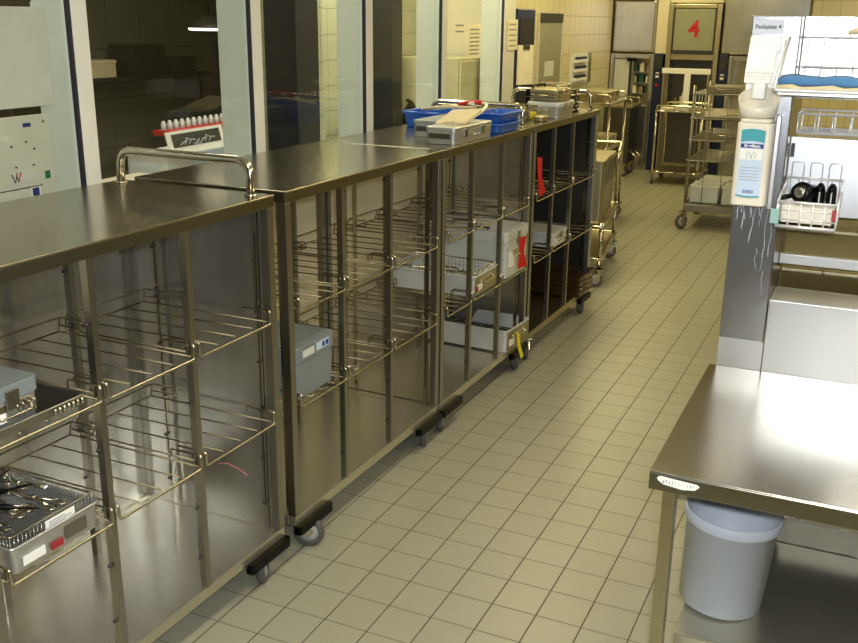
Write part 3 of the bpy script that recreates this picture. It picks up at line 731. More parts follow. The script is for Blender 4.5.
# bucket on the lower shelf
bk = thing('bucket', 'round white plastic bucket on the lower shelf of the packing table', 'bucket', (-.221, 2.322, .355))
bk.rotation_euler = (0, .045, 0)
b = MB(); b.lathe([(.02, 0), (.098, 0), (.103, .004), (.112, .232), (.1185, .234), (.1205, .238), (.1205, .262), (.118, .265), (.114, .263), (.1105, .232), (.101, .008), (.02, .006)], (0, 0, 0), 48)
b.build('body', 'bucket', bk)

# rack: column, panels, rails
rk = thing('rack_unit', 'steel column and panels standing behind the packing table', 'rack', (0, 0, 0))
CX0, CX1, CY0, CY1 = -.342, -.22, 2.735, 3.06
cl = MB().box(CX0, CX1, CY0, CY1, 0, 1.81).build('column', 'steel_column', rk, .003)
MB().box(CX0 + .0005, CX1 - .0005, CY0 - .0012, CY0, .851, .935).build('lit_foot_plate', 'steel_rack', cl)  # brighter steel below the seam puts light at the base into colour
b = MB()
random.seed(3)
def drip(x, z0, ln, w_=.0016):
    pts = []; xx = x
    for k in range(7):
        pts.append((xx, CY0 - .0006, z0 - ln * k / 6)); xx += random.uniform(-.0035, .0035)
    b.tube(pts, [w_ * random.uniform(.25, .85) for _ in pts], 5)
for x, z0, ln, w_ in ((-.326, 1.325, .05, .0022), (-.320, 1.325, .028, .003), (-.316, 1.322, .045, .002), (-.311, 1.30, .05, .0026), (-.300, 1.315, .02, .0018), (-.290, 1.32, .035, .0022), (-.281, 1.315, .10, .0024), (-.272, 1.32, .03, .002), (-.262, 1.325, .06, .0018), (-.246, 1.32, .16, .0016), (-.250, 1.22, .08, .0012), (-.238, 1.30, .12, .0016), (-.243, 1.14, .07, .0012), (-.268, 1.2, .06, .001)): drip(x, z0, ln, w_)
b.build('dried_drips', 'drip', cl)
px0, px1 = CX1 + .001, 1.5
b = MB(); b.box(px0, px1, 2.7355, 2.746, .80, 1.06); b.box(px0, px1, 2.746, 2.90, 1.056, 1.06); b.build('lower_panel', 'steel_rack', rk, .002)
for z in (1.128,): MB().box(px0, px1, 2.90, 2.92, z, z + .03).build('rail', 'steel_rack', rk, .003)
M['dim_panel'] = steel('warm shaded steel', (100, 88, 54), .38, (2, 2, 30), .06, .15, 0)  # brown tint stands in for the dimness seen through the rack opening
MB().box(px0, px1, 3.045, 3.05, .90, 1.30).build('rear_sheet', 'dim_panel', rk, .002)  # sheet added to keep the bright floor out of the opening
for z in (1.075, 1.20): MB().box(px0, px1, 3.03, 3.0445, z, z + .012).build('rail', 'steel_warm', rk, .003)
for z in (1.062, 1.205):
    for k in range(5): MB().lathe([(.006, 0), (.004, .003)], (0, 0, 0), 8, T((-.1 + .1 * k, 3.0295, z + .02)) @ Matrix.Rotation(PI / 2, 4, 'X')).build('rivet', 'chrome', rk)
MB().box(px0, px1, 2.815, 2.82, 1.29, 1.50).build('middle_panel', 'steel_rack', rk, .002)
MB().box(px0, px1, 2.815, 2.82, 1.60, 1.81).build('upper_panel', 'steel_rack', rk, .002)
MB().box(1.46, 1.52, 2.73, 3.06, 0, 1.81).build('end_post', 'steel_rack', rk, .003)
for z in (1.445,): MB().box(px0 + .003, px0 + .013, 2.812, 2.815, z, z + .037).build('slot', 'annex_dark', rk)
b = MB(); b.box(-.338, -.262, CY0 - .0012, CY0 - .0002, 1.765, 1.80); sg = plabel(b.build('sign', 'label_grey', rk), 'grey sign with black lettering')
text_mesh('sign_text', 'Packplatz 4', .0142, 'ink', sg, T((-.300, CY0 - .0016, 1.782)) @ RX90, .0003, .0002)

# wall dispenser
dp = thing('soap_dispenser', 'white lever arm disinfectant dispenser fixed to the steel column', 'dispenser', (-.296, CY0 - .0018, 1.32))
b = MB(); b.rprism(-.044, .044, -.016, -.0, .03, .435, .004, 3); b.build('wall_plate', 'white', dp, .003)
b = MB()
lv = [(-.041, -.03, .44), (.028, -.03, .44), (-.043, -.055, .36), (.026, -.055, .36), (-.040, -.088, .325), (.024, -.088, .325)]
vs = []
for (x, y, z) in lv: vs += [(x, y, z), (x, y + .012, z - .001)]
b.add(vs, [(0, 2, 6, 4), (4, 6, 10, 8), (1, 5, 7, 3), (5, 9, 11, 7), (0, 4, 5, 1), (4, 8, 9, 5), (2, 3, 7, 6), (6, 7, 11, 10), (0, 1, 3, 2), (8, 10, 11, 9)])
for k in range(3): b.box(-.038, .026, -.082 + .006 * k, -.076 + .006 * k, .334 + .0075 * k, .338 + .0075 * k)
b.box(-.04, .034, -.032, -.0, .40, .44)
b.build('lever', 'white', dp, .004)
b = MB(); b.rprism(-.020, .016, -.086, -.05, .285, .33, .008, 4); b.build('spout', 'white', dp, .003)
b = MB(); b.lathe([(.038, .238), (.043, .24), (.048, .262), (.0515, .31), (.0495, .311), (.045, .265), (.038, .246), (.02, .243)], (0, -.062, 0), 32, None, 'z', 1., .95); b.v = [(x, y, z + .42 * (y + .018) * max(0, (z - .243) / .058)) for (x, y, z) in b.v]; plabel(b.build('bowl', 'cream', dp), 'ivory catch bowl under the spout')
b = MB(); b.box(.046, .060, -.05, -.004, .0, .245); b.box(-.046, .06, -.012, -.002, .0, .245); b.build('bottle_bracket', 'steel_rack', dp, .003)
bt = thing('disinfectant_bottle', 'cream plastic bottle with teal label hanging under the dispenser', 'bottle', (-.2945, CY0 - .0018, 1.332))
b = MB(); b.rprism(-.0445, .0445, -.1, -.014, .0, .214, .014, 5, None, .0005)
b.rprism(-.040, .040, -.095, -.018, .214, .225, .014, 5); b.build('body', 'cream', bt, .004)
yb = -.1022
def arc_panel(x0, x1, z0, z1, sag0, sag1, y, n=10):
    b = MB(); vs = []
    for k in range(n + 1):
        u = k / n; x = x0 + (x1 - x0) * u; s = 1 - (2 * u - 1) ** 2
        vs += [(x, y, z0 - sag0 * s), (x, y, z1 + sag1 * s)]
    return b.add(vs, [(2 * k, 2 * k + 2, 2 * k + 3, 2 * k + 1) for k in range(n)])
lb = arc_panel(-.031, .028, .028, .165, .003, .004, yb - .0004).build('label_card', 'pale_blue', bt)
arc_panel(-.031, .028, .165, .196, -.004, .004, yb - .0005).build('label_top', 'teal', lb)
arc_panel(-.031, .028, .026, .030, .003, -.003, yb - .0006).build('label_foot', 'teal', lb)
MB().box(-.030, .0265, yb - .0008, yb - .0006, .151, .162).build('label_band', 'blue_print', lb)
text_mesh('label_title', 'Sterillium', .0105, 'paper', lb, T((-.0015, yb - .0012, .1565)) @ RX90, .0002, .0003)
MB().box(-.030, .026, yb - .0007, yb - .0005, .121, .149).build('label_field', 'paper', lb)
b = MB()
for s in (-1, 1): b.tube([(-.002 + s * .010, yb - .001, .124), (-.002 + s * .011, yb - .001, .136), (-.002 + s * .006, yb - .001, .142), (-.002 + s * .002, yb - .001, .134), (-.002 + s * .002, yb - .001, .124)], .0007, 4)
b.build('hands_emblem', 'grey_print', lb)
b = MB()
for k in range(5): b.box(-.027, .022, yb - .0009, yb - .0006, .100 - .008 * k, .1015 - .008 * k)
b.build('label_print', 'grey_print', lb)
b = MB()
for k in range(9): b.box(-.014 + .003 * k, -.0125 + .003 * k, yb - .0009, yb - .0006, .034, .043)
b.build('barcode', 'blue_print', lb)

# wire baskets hung on the rack
def wire_rack(name, label, pts_front, x0, x1, yf, zf, yb_, zb, hgt, n, cat='wire basket'):
    t = thing(name, label, cat, (0, 0, 0))
    b = MB(); r = .0022
    b.tube([(x0, yf, zf), (x1, yf, zf)], .004, 8); b.tube([(x0, yf, zf + hgt), (x1, yf, zf + hgt)], .0032, 8)
    b.tube([(x0, yb_, zb), (x1, yb_, zb)], .0032, 8); b.tube([(x0, yb_, zb + hgt), (x1, yb_, zb + hgt)], .0032, 8)
    for k in range(n + 1):
        x = x0 + (x1 - x0) * k / n
        b.tube(rnd([(x, yf, zf + hgt), (x, yf, zf), (x, yb_, zb), (x, yb_, zb + hgt)], .01, 3), r, 6)
    for u in (.25, .5, .75):
        b.tube([(x0, yf + (yb_ - yf) * u, zf + (zb - zf) * u), (x1, yf + (yb_ - yf) * u, zf + (zb - zf) * u)], r, 6)
    for x in (x0, x1): b.tube([(x, yf, zf + hgt), (x, yb_, zb + hgt)], .0032, 8)
    b.build('wire_frame', 'flash_wire', t)
    return t
w1 = thing('rack_shelf', 'top tilted wire shelf on the rack carrying a blue folded cloth', 'shelf', (0, 0, 0))
b = MB()
x0, x1 = -.235, 1.3
b.tube(rnd([(x0 - .01, 2.80, 1.79), (x0 - .012, 2.52, 1.637), (x1, 2.52, 1.637), (x1, 2.80, 1.79)], .008), .0048, 8)
b.tube([(x0 + .02, 2.79, 1.757), (x1, 2.79, 1.757)], .003, 8); b.tube([(x0 + .025, 2.74, 1.685), (x1, 2.74, 1.685)], .003, 8)
for k in range(40):
    x = x0 + .035 + .038 * k
    if x < x1: b.tube(rnd([(x, 2.805, 1.757), (x, 2.775, 1.757), (x, 2.745, 1.668), (x, 2.525, 1.64)], .012, 3), .0021, 6)
b.build('wire_frame', 'flash_wire', w1)
o = MB().box(x0 - .005, x1, 2.528, 2.54, 1.626, 1.634).build('front_strip', 'steel_frame', w1)
b = MB()
for k in range(26):
    pass
vs = []; fs = []; nn = 40
for k in range(nn + 1):
    x = -.245 + 1.25 * k / nn; dz = .003 * math.sin(k * 1.7) + .002 * math.sin(k * .6)
    vs += [(x, 2.545, 1.648), (x, 2.55, 1.664 + dz), (x, 2.66, 1.6665 + dz), (x, 2.66, 1.652)]
for k in range(nn):
    a = 4 * k
    for q in range(3): fs.append((a + q, a + 4 + q, a + 5 + q, a + 1 + q))
    fs.append((a + 3, a + 7, a + 4, a))
fs += [(0, 1, 2, 3), (4 * nn + 3, 4 * nn + 2, 4 * nn + 1, 4 * nn)]
b = MB().add(vs, fs, True); tag(b.build('folded_cloth', 'blue_fabric'), 'long blue folded cloth lying on the top wire shelf', 'cloth')
b = MB()
vs = [( x, y, z) for (x, y, z) in vs]
for k in range(nn + 1):
    for q in range(4):
        x, y, z = vs[4 * k + q]; vs[4 * k + q] = (x + .004 * math.sin(k * 2.3), [2.53, 2.53, 2.545, 2.545][q], [1.6375, 1.648, 1.648, 1.6375][q] + (.0035 * math.sin(k * 2.1) if q in (1, 2) else 0))
b = MB().add(vs, fs, True); tag(b.build('paper_bag', 'cardboard'), 'beige paper strip along the front edge of the top wire shelf', 'paper')
b = MB(); b.tube([(-.11, 2.78, 1.769), (-.09, 2.78, 1.775), (-.02, 2.78, 1.770), (.2, 2.78, 1.768)], [.005, .009, .006, .005], 8); tag(b.build('rolled_cloth', 'cardboard'), 'thin beige roll lying along the top rail of the wire shelf', 'cloth')
w2 = wire_rack('wire_basket', 'empty long wire basket hung in the middle of the rack', None, -.195, 1.2, 2.66, 1.525, 2.80, 1.525, .048, 34)
MB().box(-.19, 1.195, 2.664, 2.796, 1.521, 1.5245).build('drip_sheet', 'white', w2)
M['pale_teal'] = plain('pale teal plastic', (140, 176, 170), .5)
w3 = wire_rack('wire_basket', 'small wire basket with black tools hung low on the rack', None, -.212, -.072, 2.56, 1.302, 2.80, 1.33, .062, 5)
b = MB(); 
b.tube([(-.212, 2.56, 1.30), (-.212, 2.56, 1.366)], .0018, 6)
for z in (1.32, 1.343): b.tube([(-.212, 2.56, z), (-.072, 2.56, z)], .0018, 6); b.tube([(-.212, 2.56, z), (-.212, 2.80, z + .02)], .0018, 6); b.tube([(-.072, 2.56, z), (-.072, 2.80, z + .02)], .0018, 6)
for k in range(3):
    x = -.205 + .047 * k; MB().tube(rnd([(x, 2.80, 1.335), (x, 2.80, 1.435), (x + .03, 2.80, 1.435), (x + .03, 2.80, 1.335)], .008, 3), .0016, 6).build('back_loop', 'flash_wire', w3)
b.tube([(-.212, 2.8, 1.392), (-.072, 2.8, 1.392)], .0018, 6)
for y in (2.62, 2.68, 2.74): b.tube([(-.072, y, 1.305), (-.072, y, 1.37)], .0018, 6); b.tube([(-.212, y, 1.305), (-.212, y, 1.37)], .0018, 6)
b.build('wire_grid', 'flash_wire', w3)
b = MB(); b.box(-.226, -.205, 2.553, 2.557, 1.308, 1.345); plabel(b.build('clip', 'pale_teal', w3), 'pale teal clip at the basket corner')
b = MB(); b.box(-.083, -.072, 2.553, 2.557, 1.325, 1.352); plabel(b.build('red_clip', 'dull_red', w3), 'red clip at the basket corner')
b = MB(); b.rprism(-.204, -.082, 2.575, 2.72, 1.3095, 1.352, .006, 3); tag(b.build('small_box', 'cream', None, .002), 'cream cardboard box inside the small wire basket', 'box')
hp = thing('hand_lamp', 'black cylindrical hand lamp lying on the small wire basket', 'hand lamp', (-.166, 2.60, 1.384), -.35)
b = MB(); b.lathe([(.012, .0), (.024, .0), (.028, .012), (.028, .06), (.024, .12), (.020, .16)], (0, 0, 0), 20, Matrix.Rotation(-PI / 2 - .2, 4, 'X') @ T((0, 0, 0))); b.build('body', 'black_gloss', hp)
b = MB(); b.lathe([(.006, -.003), (.014, -.003), (.014, .001), (.006, .001)], (0, 0, 0), 16, Matrix.Rotation(-PI / 2 - .2, 4, 'X')); b.build('lens_ring', 'steel_frame', hp)
b = MB(); b.tube([(-.02, .02, -.012), (-.05, -.01, -.02)], [.007, .006], 8); b.build('grip', 'black_gloss', hp)
for k, (x, lab) in enumerate(((-.120, 'dark rounded brush head beside the hand lamp'), (-.092, 'dark rounded brush head farther right in the small basket'))):
    t = thing('brush', lab, 'brush', (x, 2.64, 1.356), 0, 'dark brushes in the small basket')
    b = MB(); b.rprism(-.0115, .0115, -.02, .02, 0, .03, .010, 4); b.lathe([(.0115, .03), (.0105, .04), (.006, .048), (.001, .050)], (0, 0, 0), 12, None, 'z', 1, 2.2); b.build('body', 'black_gloss', t)
    MB().box(-.0015, .0015, -.0215, -.019, .002, .04).build('seam', 'hub', t)

# ------------------------------------------------------------------ machine wall at the far end
MX = YF - .2
def wpanel(name, x0, x1, z0, z1, mat='steel_warm', y=MX, d=.5, bevel=.01): return struct(MB().box(x0, x1, y, y + d, z0, z1).build(name, mat, None, bevel))
wpanel('trim_20', -3.34, -3.215, 0, CZ, 'steel_warm', MX - .03)
wpanel('trim_21', -3.21, -2.68, 1.43, 2.06, 'steel_panel', MX, .2, .03)
wpanel('trim_22', -2.675, -2.53, 1.42, CZ, 'wall_cream', MX + .03, .2)
wpanel('trim_23', -3.21, -2.68, 2.065, CZ, 'brown', MX - .02, .2)
wpanel('trim_24', -1.885, -.9, 1.43, CZ, 'steel_panel', MX, .2, .03)
wpanel('trim_25', -.9, 2.6, 0, CZ, 'tile_far', MX, .2)
wpanel('trim_26', -2.525, -1.89, 2.02, CZ, 'wall_cream', MX + .02, .2)

def washer(label, x0, x1, door_left):
    t = thing('washer_disinfector', label, 'machine', ((x0 + x1) / 2, MX, 0), 0, 'steel washing machines in the far wall')
    w_ = (x1 - x0) / 2
    b = MB(); b.box(-w_, -w_ + .05, -.02, .30, .0, 1.42); b.box(w_ - .05, w_, -.02, .30, 0, 1.42); b.box(-w_ + .05, w_ - .05, -.02, .30, 1.36, 1.42); b.box(-w_ + .05, w_ - .05, -.02, .30, 0, .80); b.build('housing', 'steel_panel', t, .01)
    MB().box(-w_ + .05, w_ - .05, .26, .30, .80, 1.36).build('chamber_back', 'steel_warm', t)
    if door_left: MB().box(-w_ + .055, -w_ + .24, .0, .02, .81, 1.35).build('door', 'panel_grey', t, .004)
    b = MB()
    for x in (-w_ + .26, -.0, w_ - .08): b.box(x, x + .012, .05, .062, .80, 1.36)
    for z in (.93, 1.06, 1.19): b.box(-w_ + .25, w_ - .06, .04, .2, z, z + .012)
    b.build('load_rack', 'steel_frame', t)
    b = MB(); b.box(-.06, .06, -.05, -.02, 1.33, 1.37); b.build('door_handle', 'black', t, .005)
    return t
washer('left steel washing machine in the far wall with open racks inside', -3.21, -2.66, True)
washer('right steel washing machine in far wall, half hidden by the rack', -1.77, -1.1, False)
for x0_, zz in ((-3.21, (.942, 1.072, 1.202)), (-1.77, (.942, 1.072))):
    for z in zz:
        for k in range(3):
            x = x0_ + .27 + .085 * k
            b = MB(); hh = .07 + .02 * ((k + int(z * 10)) % 2); b.rprism(x, x + .06, MX + .07, MX + .17, z, z + hh, .01, 3)
            b.rprism(x + .01, x + .05, MX + .075, MX + .165, z + hh, z + hh + .012, .008, 3)
            mt = ('teal_dark', 'paper_warm', 'steel_warm')[(k + int(z * 100)) % 3]
            tag(b.build('wash_pot', mt), 'small pot standing on the load rack of a washing machine', 'pot', 'pots inside the washing machines')
for x, lab in ((-2.605, 'navy control pillar left of the machine numbered 4'), (-1.83, 'navy control pillar right of the machine numbered 4')):
    t = thing('control_pillar', lab, 'control panel', (x, MX - .03, 0), 0, 'navy control pillars')
    MB().box(-.055, .055, 0, .3, 0, 1.43).build('body', 'navy', t, .006)
    MB().box(-.04, .04, -.006, 0, 1.25, 1.40).build('display', 'annex_dark', t, .004)
    b = MB(); b.lathe([(.018, 0), (.018, .012)], (0, 0, 0), 14, T((.0, -.0, 1.05)) @ Matrix.Rotation(PI / 2, 4, 'X')); plabel(b.build('stop_button', 'red', t), 'red stop button')
    b = MB(); b.box(-.02, .02, -.012, 0, 1.14, 1.17); b.box(-.02, .02, -.01, 0, 1.19, 1.205); b.build('switch', 'paper', t)
m4t = thing('washer_disinfector', 'central machine with raised glass door bearing a red 4', 'machine', (-2.21, MX, 0), 0, 'steel washing machines in the far wall')
b = MB(); b.box(-.315, -.255, -.03, .3, 0, 2.01); b.box(.255, .315, -.03, .3, 0, 2.01); b.box(-.255, .255, -.03, .3, 1.96, 2.01); b.box(-.255, .255, -.02, .3, 1.36, 1.43); b.box(-.255, .255, .0, .3, 0, .70); b.build('housing', 'steel_warm', m4t, .008)
b = MB(); b.box(-.255, .255, .27, .3, .70, 1.36); b.build('chamber_back', 'steel_dark', m4t)
d4 = MB().box(-.245, .245, -.018, -.004, 1.47, 1.955).build('door_glass', 'screen', m4t, .004)
b = MB(); b.box(-.255, -.235, -.028, -.004, 1.44, 1.96); b.box(.235, .255, -.028, -.004, 1.44, 1.96); b.box(-.235, .235, -.028, -.004, 1.43, 1.475); b.build('door_frame', 'annex_dark', m4t)
text_mesh('door_number', '4', .27, 'seven', d4, T((-.0, -.021, 1.715)) @ RX90, .001, .006)
tf = thing('loading_gate', 'bright white T-shaped gate in front of the machine numbered 4', 'gate', (-2.24, MX - .12, 0))
b = MB(); b.box(-.29, .29, -.02, .02, 1.20, 1.265); b.build('top_bar', 'lit_white', tf, .006)
b = MB(); b.box(-.015, .06, -.02, .02, .70, 1.20); b.build('upright', 'lit_white', tf, .006)
b = MB(); b.box(-.28, -.255, -.015, .015, .0, 1.20); b.box(.255, .28, -.015, .015, .0, 1.20); b.build('side_post', 'steel_warm', tf, .004)
for k, x in enumerate((-2.42, -2.33, -2.12, -2.04)):
    b = MB(); b.rprism(x, x + .075, MX + .05, MX + .16, .70, .86 + .06 * (k % 3), .02, 4); b.lathe([(.02, 0), (.015, .04)], (x + .037, MX + .1, .86 + .06 * (k % 3)), 10)
    tag(b.build('wash_pot', ('steel_warm', 'paper_warm', 'teal_dark', 'steel_warm')[k]), 'upright vessel in the open chamber below the red 4', 'pot', 'vessels in the central machine')

# recessed left wall: door, frosted notice window, leaflet rack
XL = -3.22
dn = MB().box(XL, XL + .05, 8.80, 9.30, 0, 1.90).build('door_1', 'door_navy', None, .01); struct(dn, 'dark blue door in the recessed wall')
MB().box(XL + .05, XL + .055, 8.86, 9.24, .08, 1.82).build('door_leaf', 'annex_pillar', dn)
MB().tube(rnd([(XL + .055, 9.2, 1.02), (XL + .1, 9.2, 1.02), (XL + .1, 9.08, 1.02)], .02), .01, 8).build('door_handle', 'chrome', dn)
t = thing('notice_board', 'tall frosted board with dark header on the tiled wall', 'notice board', (XL + .001, 9.52, .95))
MB().box(0, .02, 0, .74, 0, .90).build('board', 'frost', t, .004)
MB().box(.0, .028, -.01, .75, .83, .92).build('header', 'annex_dark', t, .003)
b = MB(); b.box(-.0, .026, -.02, 0, 0, .92); b.box(0, .026, .74, .76, 0, .92); b.build('frame', 'wall_white', t)
b = MB(); b.box(.02, .024, .2, .5, .3, .45); b.build('faded_notice', 'panel_grey', t)
t = thing('leaflet_rack', 'white wall rack with three dark blue leaflet pockets', 'leaflet rack', (XL + .001, 10.67, 1.12))
MB().box(0, .015, 0, .66, 0, .33).build('back', 'white', t, .004)
for k in range(3):
    MB().box(.015, .05, .10, .56, .03 + .1 * k, .065 + .1 * k).build('pocket', 'white', t, .004)
    o = MB().rprism(.02, .045, .13, .53, .066 + .1 * k, .095 + .1 * k, .012, 3).build('leaflets', 'navy', t)
b = MB(); b.box(0, .03, .66, .76, 0, .33); b.build('side_frame', 'steel_warm', t)

# papers at the end of the partition and on its glass
def sheet(name, label, y0, y1, z0, z1, x, mat='paper_warm', lean=.0, cat='paper', lines=5, corner=0.):
    b = MB(); n = 6; vs = []; 
    for k in range(n + 1):
        u = k / n; z = z1 + (z0 - z1) * u; xx = x + lean * u * u
        vs += [(xx, y0, z + corner * u * .4), (xx, y1, z)]
    b.add(vs, [(2 * k, 2 * k + 2, 2 * k + 3, 2 * k + 1) for k in range(n)])
    o = tag(b.build(name, mat), label, cat)
    if lines:
        b = MB()
        for k in range(lines):
            z = z1 + (z0 - z1) * (.15 + .7 * k / max(1, lines - 1)); b.box(x + .0015 + lean * .8, x + .002 + lean * .8, y0 + (y1 - y0) * .15, y0 + (y1 - y0) * .85, z - .003, z + .003)
        b.build('print', 'grey_print', o)
    return o
sheet('paper_sheet', 'pinned paper list at the end of the partition, above the clipboard', 6.40, 6.60, 1.60, 1.80, XW + .024)
t = thing('clipboard', 'cream clipboard hanging out from the end of the partition', 'clipboard', (XW + .02, 6.62, 1.50), -.35)
b = MB(); b.box(0, .008, 0, .17, -.14, .13); b.build('sheets', 'paper_warm', t)
b = MB(); b.box(.008, .014, .05, .12, .10, .13); b.build('clamp', 'steel_frame', t)
sheet('paper_note', 'small note stuck to the last glass pane, left of the long list', 5.56, 5.73, 1.72, 1.77, XW - .004, lines=2)
sheet('paper_sheet', 'long paper list stuck to the last glass pane', 5.77, 5.99, 1.56, 1.77, XW - .004, lines=7)

# ------------------------------------------------------------------ boards close behind the first pane
t = thing('hanging_board', 'plain grey board hanging behind the first glass pane, top left', 'board', (XW - .03, 0, 0))
MB().box(-.008, 0, 1.5, 2.385, 1.515, 1.815).build('board', 'panel_grey', t, .003)
MB().box(-.01, .002, 1.5, 2.33, 1.83, 2.2).build('dark_header', 'annex_dark', t)
t = thing('white_board', 'pale notice board with coloured stickers behind the first glass pane', 'notice board', (XW - .04, 0, 0))
MB().box(-.008, 0, 1.5, 2.365, 1.17, 1.49).build('board', 'board_white', t, .003)
for (y0, y1, z0, z1, m, lab) in ((2.255, 2.285, 1.455, 1.467, 'blue_print', 'purple-blue sticker'), (2.325, 2.345, 1.285, 1.31, 'green', 'green sticker'), (2.265, 2.292, 1.235, 1.262, 'blue_print', 'blue square sticker'), (2.26, 2.30, 1.228, 1.268, 'paper', 'white card behind the blue sticker'), (2.19, 2.30, 1.29, 1.318, 'panel_grey', 'grey printed strip'), (2.335, 2.341, 1.463, 1.471, 'green', 'small green dot')):
    dx = .0012 if lab.startswith('white') else .0022
    plabel(MB().box(0, dx, y0, y1, z0, z1).build('sticker', m, t), lab)
b = MB(); b.tube([(.003, 2.188, 1.315), (.003, 2.199, 1.288), (.003, 2.210, 1.318)], .002, 5); plabel(b.build('tick_mark', 'ink', t), 'dark V-shaped mark')
b = MB(); b.tube([(.0035, 2.206, 1.312), (.0035, 2.212, 1.29), (.0035, 2.224, 1.318)], .002, 5); plabel(b.build('tick_mark', 'red', t), 'red V-shaped mark')
b = MB(); b.box(0, .0012, 1.5, 2.31, 1.265, 1.268); b.box(0, .0012, 1.5, 2.31, 1.226, 1.229)
for (y, z) in ((2.20, 1.40), (2.26, 1.41), (2.29, 1.385), (2.21, 1.335), (2.28, 1.335)): b.lathe([(.003, 0), (.003, .004)], (0, 0, 0), 8, T((0, y, z)) @ Matrix.Rotation(PI / 2, 4, 'Y'))
b.build('lines_and_pins', 'ink', t)

# ------------------------------------------------------------------ dim room behind the glass
t = thing('side_cabinet', 'low dark cabinet behind the second glass pane', 'cabinet', (-2.92, 3.35, 0))
MB().box(-.3, .3, -.95, .78, .06, 1.06).build('carcass', 'annex_dark', t, .004)
MB().box(-.32, .32, -.97, .80, 1.06, 1.085).build('worktop', 'annex_dark', t, .003)
for k in range(3): 
    d = MB().box(.3, .318, -.93 + .57 * k, -.38 + .57 * k, .1, 1.04).build('door', 'annex_dark', t, .003); MB().box(.318, .33, -.42 + .57 * k, -.40 + .57 * k, .5, .62).build('handle', 'steel_frame', d)
MB().box(-.28, .28, -.9, .75, 0, .06).build('plinth', 'black', t)
t = thing('cable_duct', 'cream box with small marks on the dark cabinet behind glass', 'box', (-2.82, 2.84, 1.086))
MB().box(-.06, .06, 0, .42, 0, .065).build('body', 'cream', t, .004)
b = MB()
for k in range(9): b.box(.06, .0615, .03 + .042 * k, .045 + .042 * k, .02 + .006 * (k % 3), .042)
b.build('mark', 'ink', t)
t = thing('storage_case', 'pale grey case under the picture behind the second pane', 'case', (-2.86, 3.30, 1.086))
MB().rprism(-.12, .1, 0, .58, 0, .135, .02, 4).build('body', 'panel_grey', t, .004); MB().box(.1, .102, .18, .40, .02, .13).build('label_card', 'pale_blue', t)
t = thing('leaning_picture', 'small white-framed dark picture standing on the pale case', 'picture', (-2.83, 3.42, 1.222), .03)
mm = Matrix.Rotation(-.25, 4, 'Y')
MB().box(-.008, 0, 0, .42, 0, .085, mm).build('frame', 'paper', t); MB().box(0, .002, .03, .39, .012, .072, mm).build('picture', 'annex_dark', t)
b = MB()
for k in range(8): b.tube([(.003, .08 + .03 * k, .02), (.003, .10 + .03 * k, .03 + .02 * math.sin(k * 1.3)), (.003, .13 + .03 * k, .035)], .004, 5, mat=mm)
b.build('picture_shapes', 'grey_print', t)
t = thing('vial_rack', 'red rack with a row of glass vials behind the picture', 'rack', (-3.06, 3.64, 1.086))
MB().box(-.05, .05, 0, .58, 0, .17).build('base', 'annex_dark', t, .004); MB().box(-.05, .05, 0, .58, .17, .195).build('tray', 'red', t, .003)
for k in range(12):
    b = MB(); b.lathe([(.012, 0), (.013, .002), (.013, .03), (.008, .035), (.008, .042)], (-3.06, 3.66 + .045 * k, 1.282), 10); tag(b.build('vial', 'pale_metal'), 'small pale vial in the red rack behind the glass', 'vial', 'vials in the red rack')
t = thing('spray_bottle', 'dark bottle with white cap beside the picture behind glass', 'bottle', (-2.80, 3.98, 1.086))
MB().lathe([(.03, 0), (.032, .01), (.032, .075), (.014, .105), (.014, .115)], (0, 0, 0), 16).build('body', 'annex_pillar', t); MB().lathe([(.018, .115), (.018, .145), (.006, .15)], (0, 0, 0), 14).build('cap', 'white', t)
def annex_pillar(y0, y1, x, lab, mat='annex_pillar'):
    t = tag(MB().box(x - .2, x, y0, y1, 0, CZ).build('dark_pillar', mat, None, .004), lab, 'pillar')
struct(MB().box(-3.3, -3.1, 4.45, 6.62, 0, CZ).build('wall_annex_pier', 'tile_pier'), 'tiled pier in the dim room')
struct(MB().box(-3.1, -2.9, 4.58, 4.81, 0, CZ).build('trim_30', 'annex_pillar'), 'dark pillar behind the third pane')
struct(MB().box(-3.1, -2.9, 5.72, 5.86, 0, CZ).build('trim_31', 'annex_pillar'), 'dark pillar behind the fourth pane')
struct(MB().box(-3.1, -2.97, 4.81, 4.98, 0, CZ).build('trim_32', 'tile_pier'), 'pale pier beside the dark pillar')
t = thing('tall_cabinet', 'cream cabinet behind the fourth glass pane', 'cabinet', (-2.84, 6.25, 0))
MB().box(-.25, .25, -.18, .3, .05, 1.55).build('carcass', 'annex_cream', t, .004); MB().box(.25, .268, -.17, .29, .07, 1.53).build('door', 'annex_cream', t, .003); MB().box(.268, .285, -.15, -.135, .8, .95).build('handle', 'steel_frame', t); MB().box(-.24, .24, -.17, .29, 0, .05).build('plinth', 'black', t)
t = thing('dark_bottle', 'black and red bottle standing behind the fourth glass pane', 'bottle', (-2.72, 5.62, 1.085))
MB().lathe([(.05, 0), (.055, .01), (.055, .15), (.02, .2), (.02, .21)], (0, 0, 0), 18).build('body', 'black_gloss', t); MB().box(.05, .057, -.03, .02, .04, .12).build('tag', 'red', t); MB().tube([(0, 0, .21), (0, -.05, .225)], .012, 8).build('lever', 'black', t)
t = thing('side_cabinet', 'low cabinet under the black and red bottle behind glass', 'cabinet', (-2.72, 5.35, 0))
MB().box(-.18, .16, -.45, .36, .05, 1.06).build('carcass', 'annex_dark', t, .003); MB().box(-.2, .17, -.46, .37, 1.06, 1.084).build('worktop', 'panel_grey', t, .003); MB().box(-.17, .15, -.44, .35, 0, .05).build('plinth', 'black', t)
t = thing('pendant_lamp', 'lit round lamp on two rods behind the second glass pane', 'lamp', (-3.40, 4.50, 0))
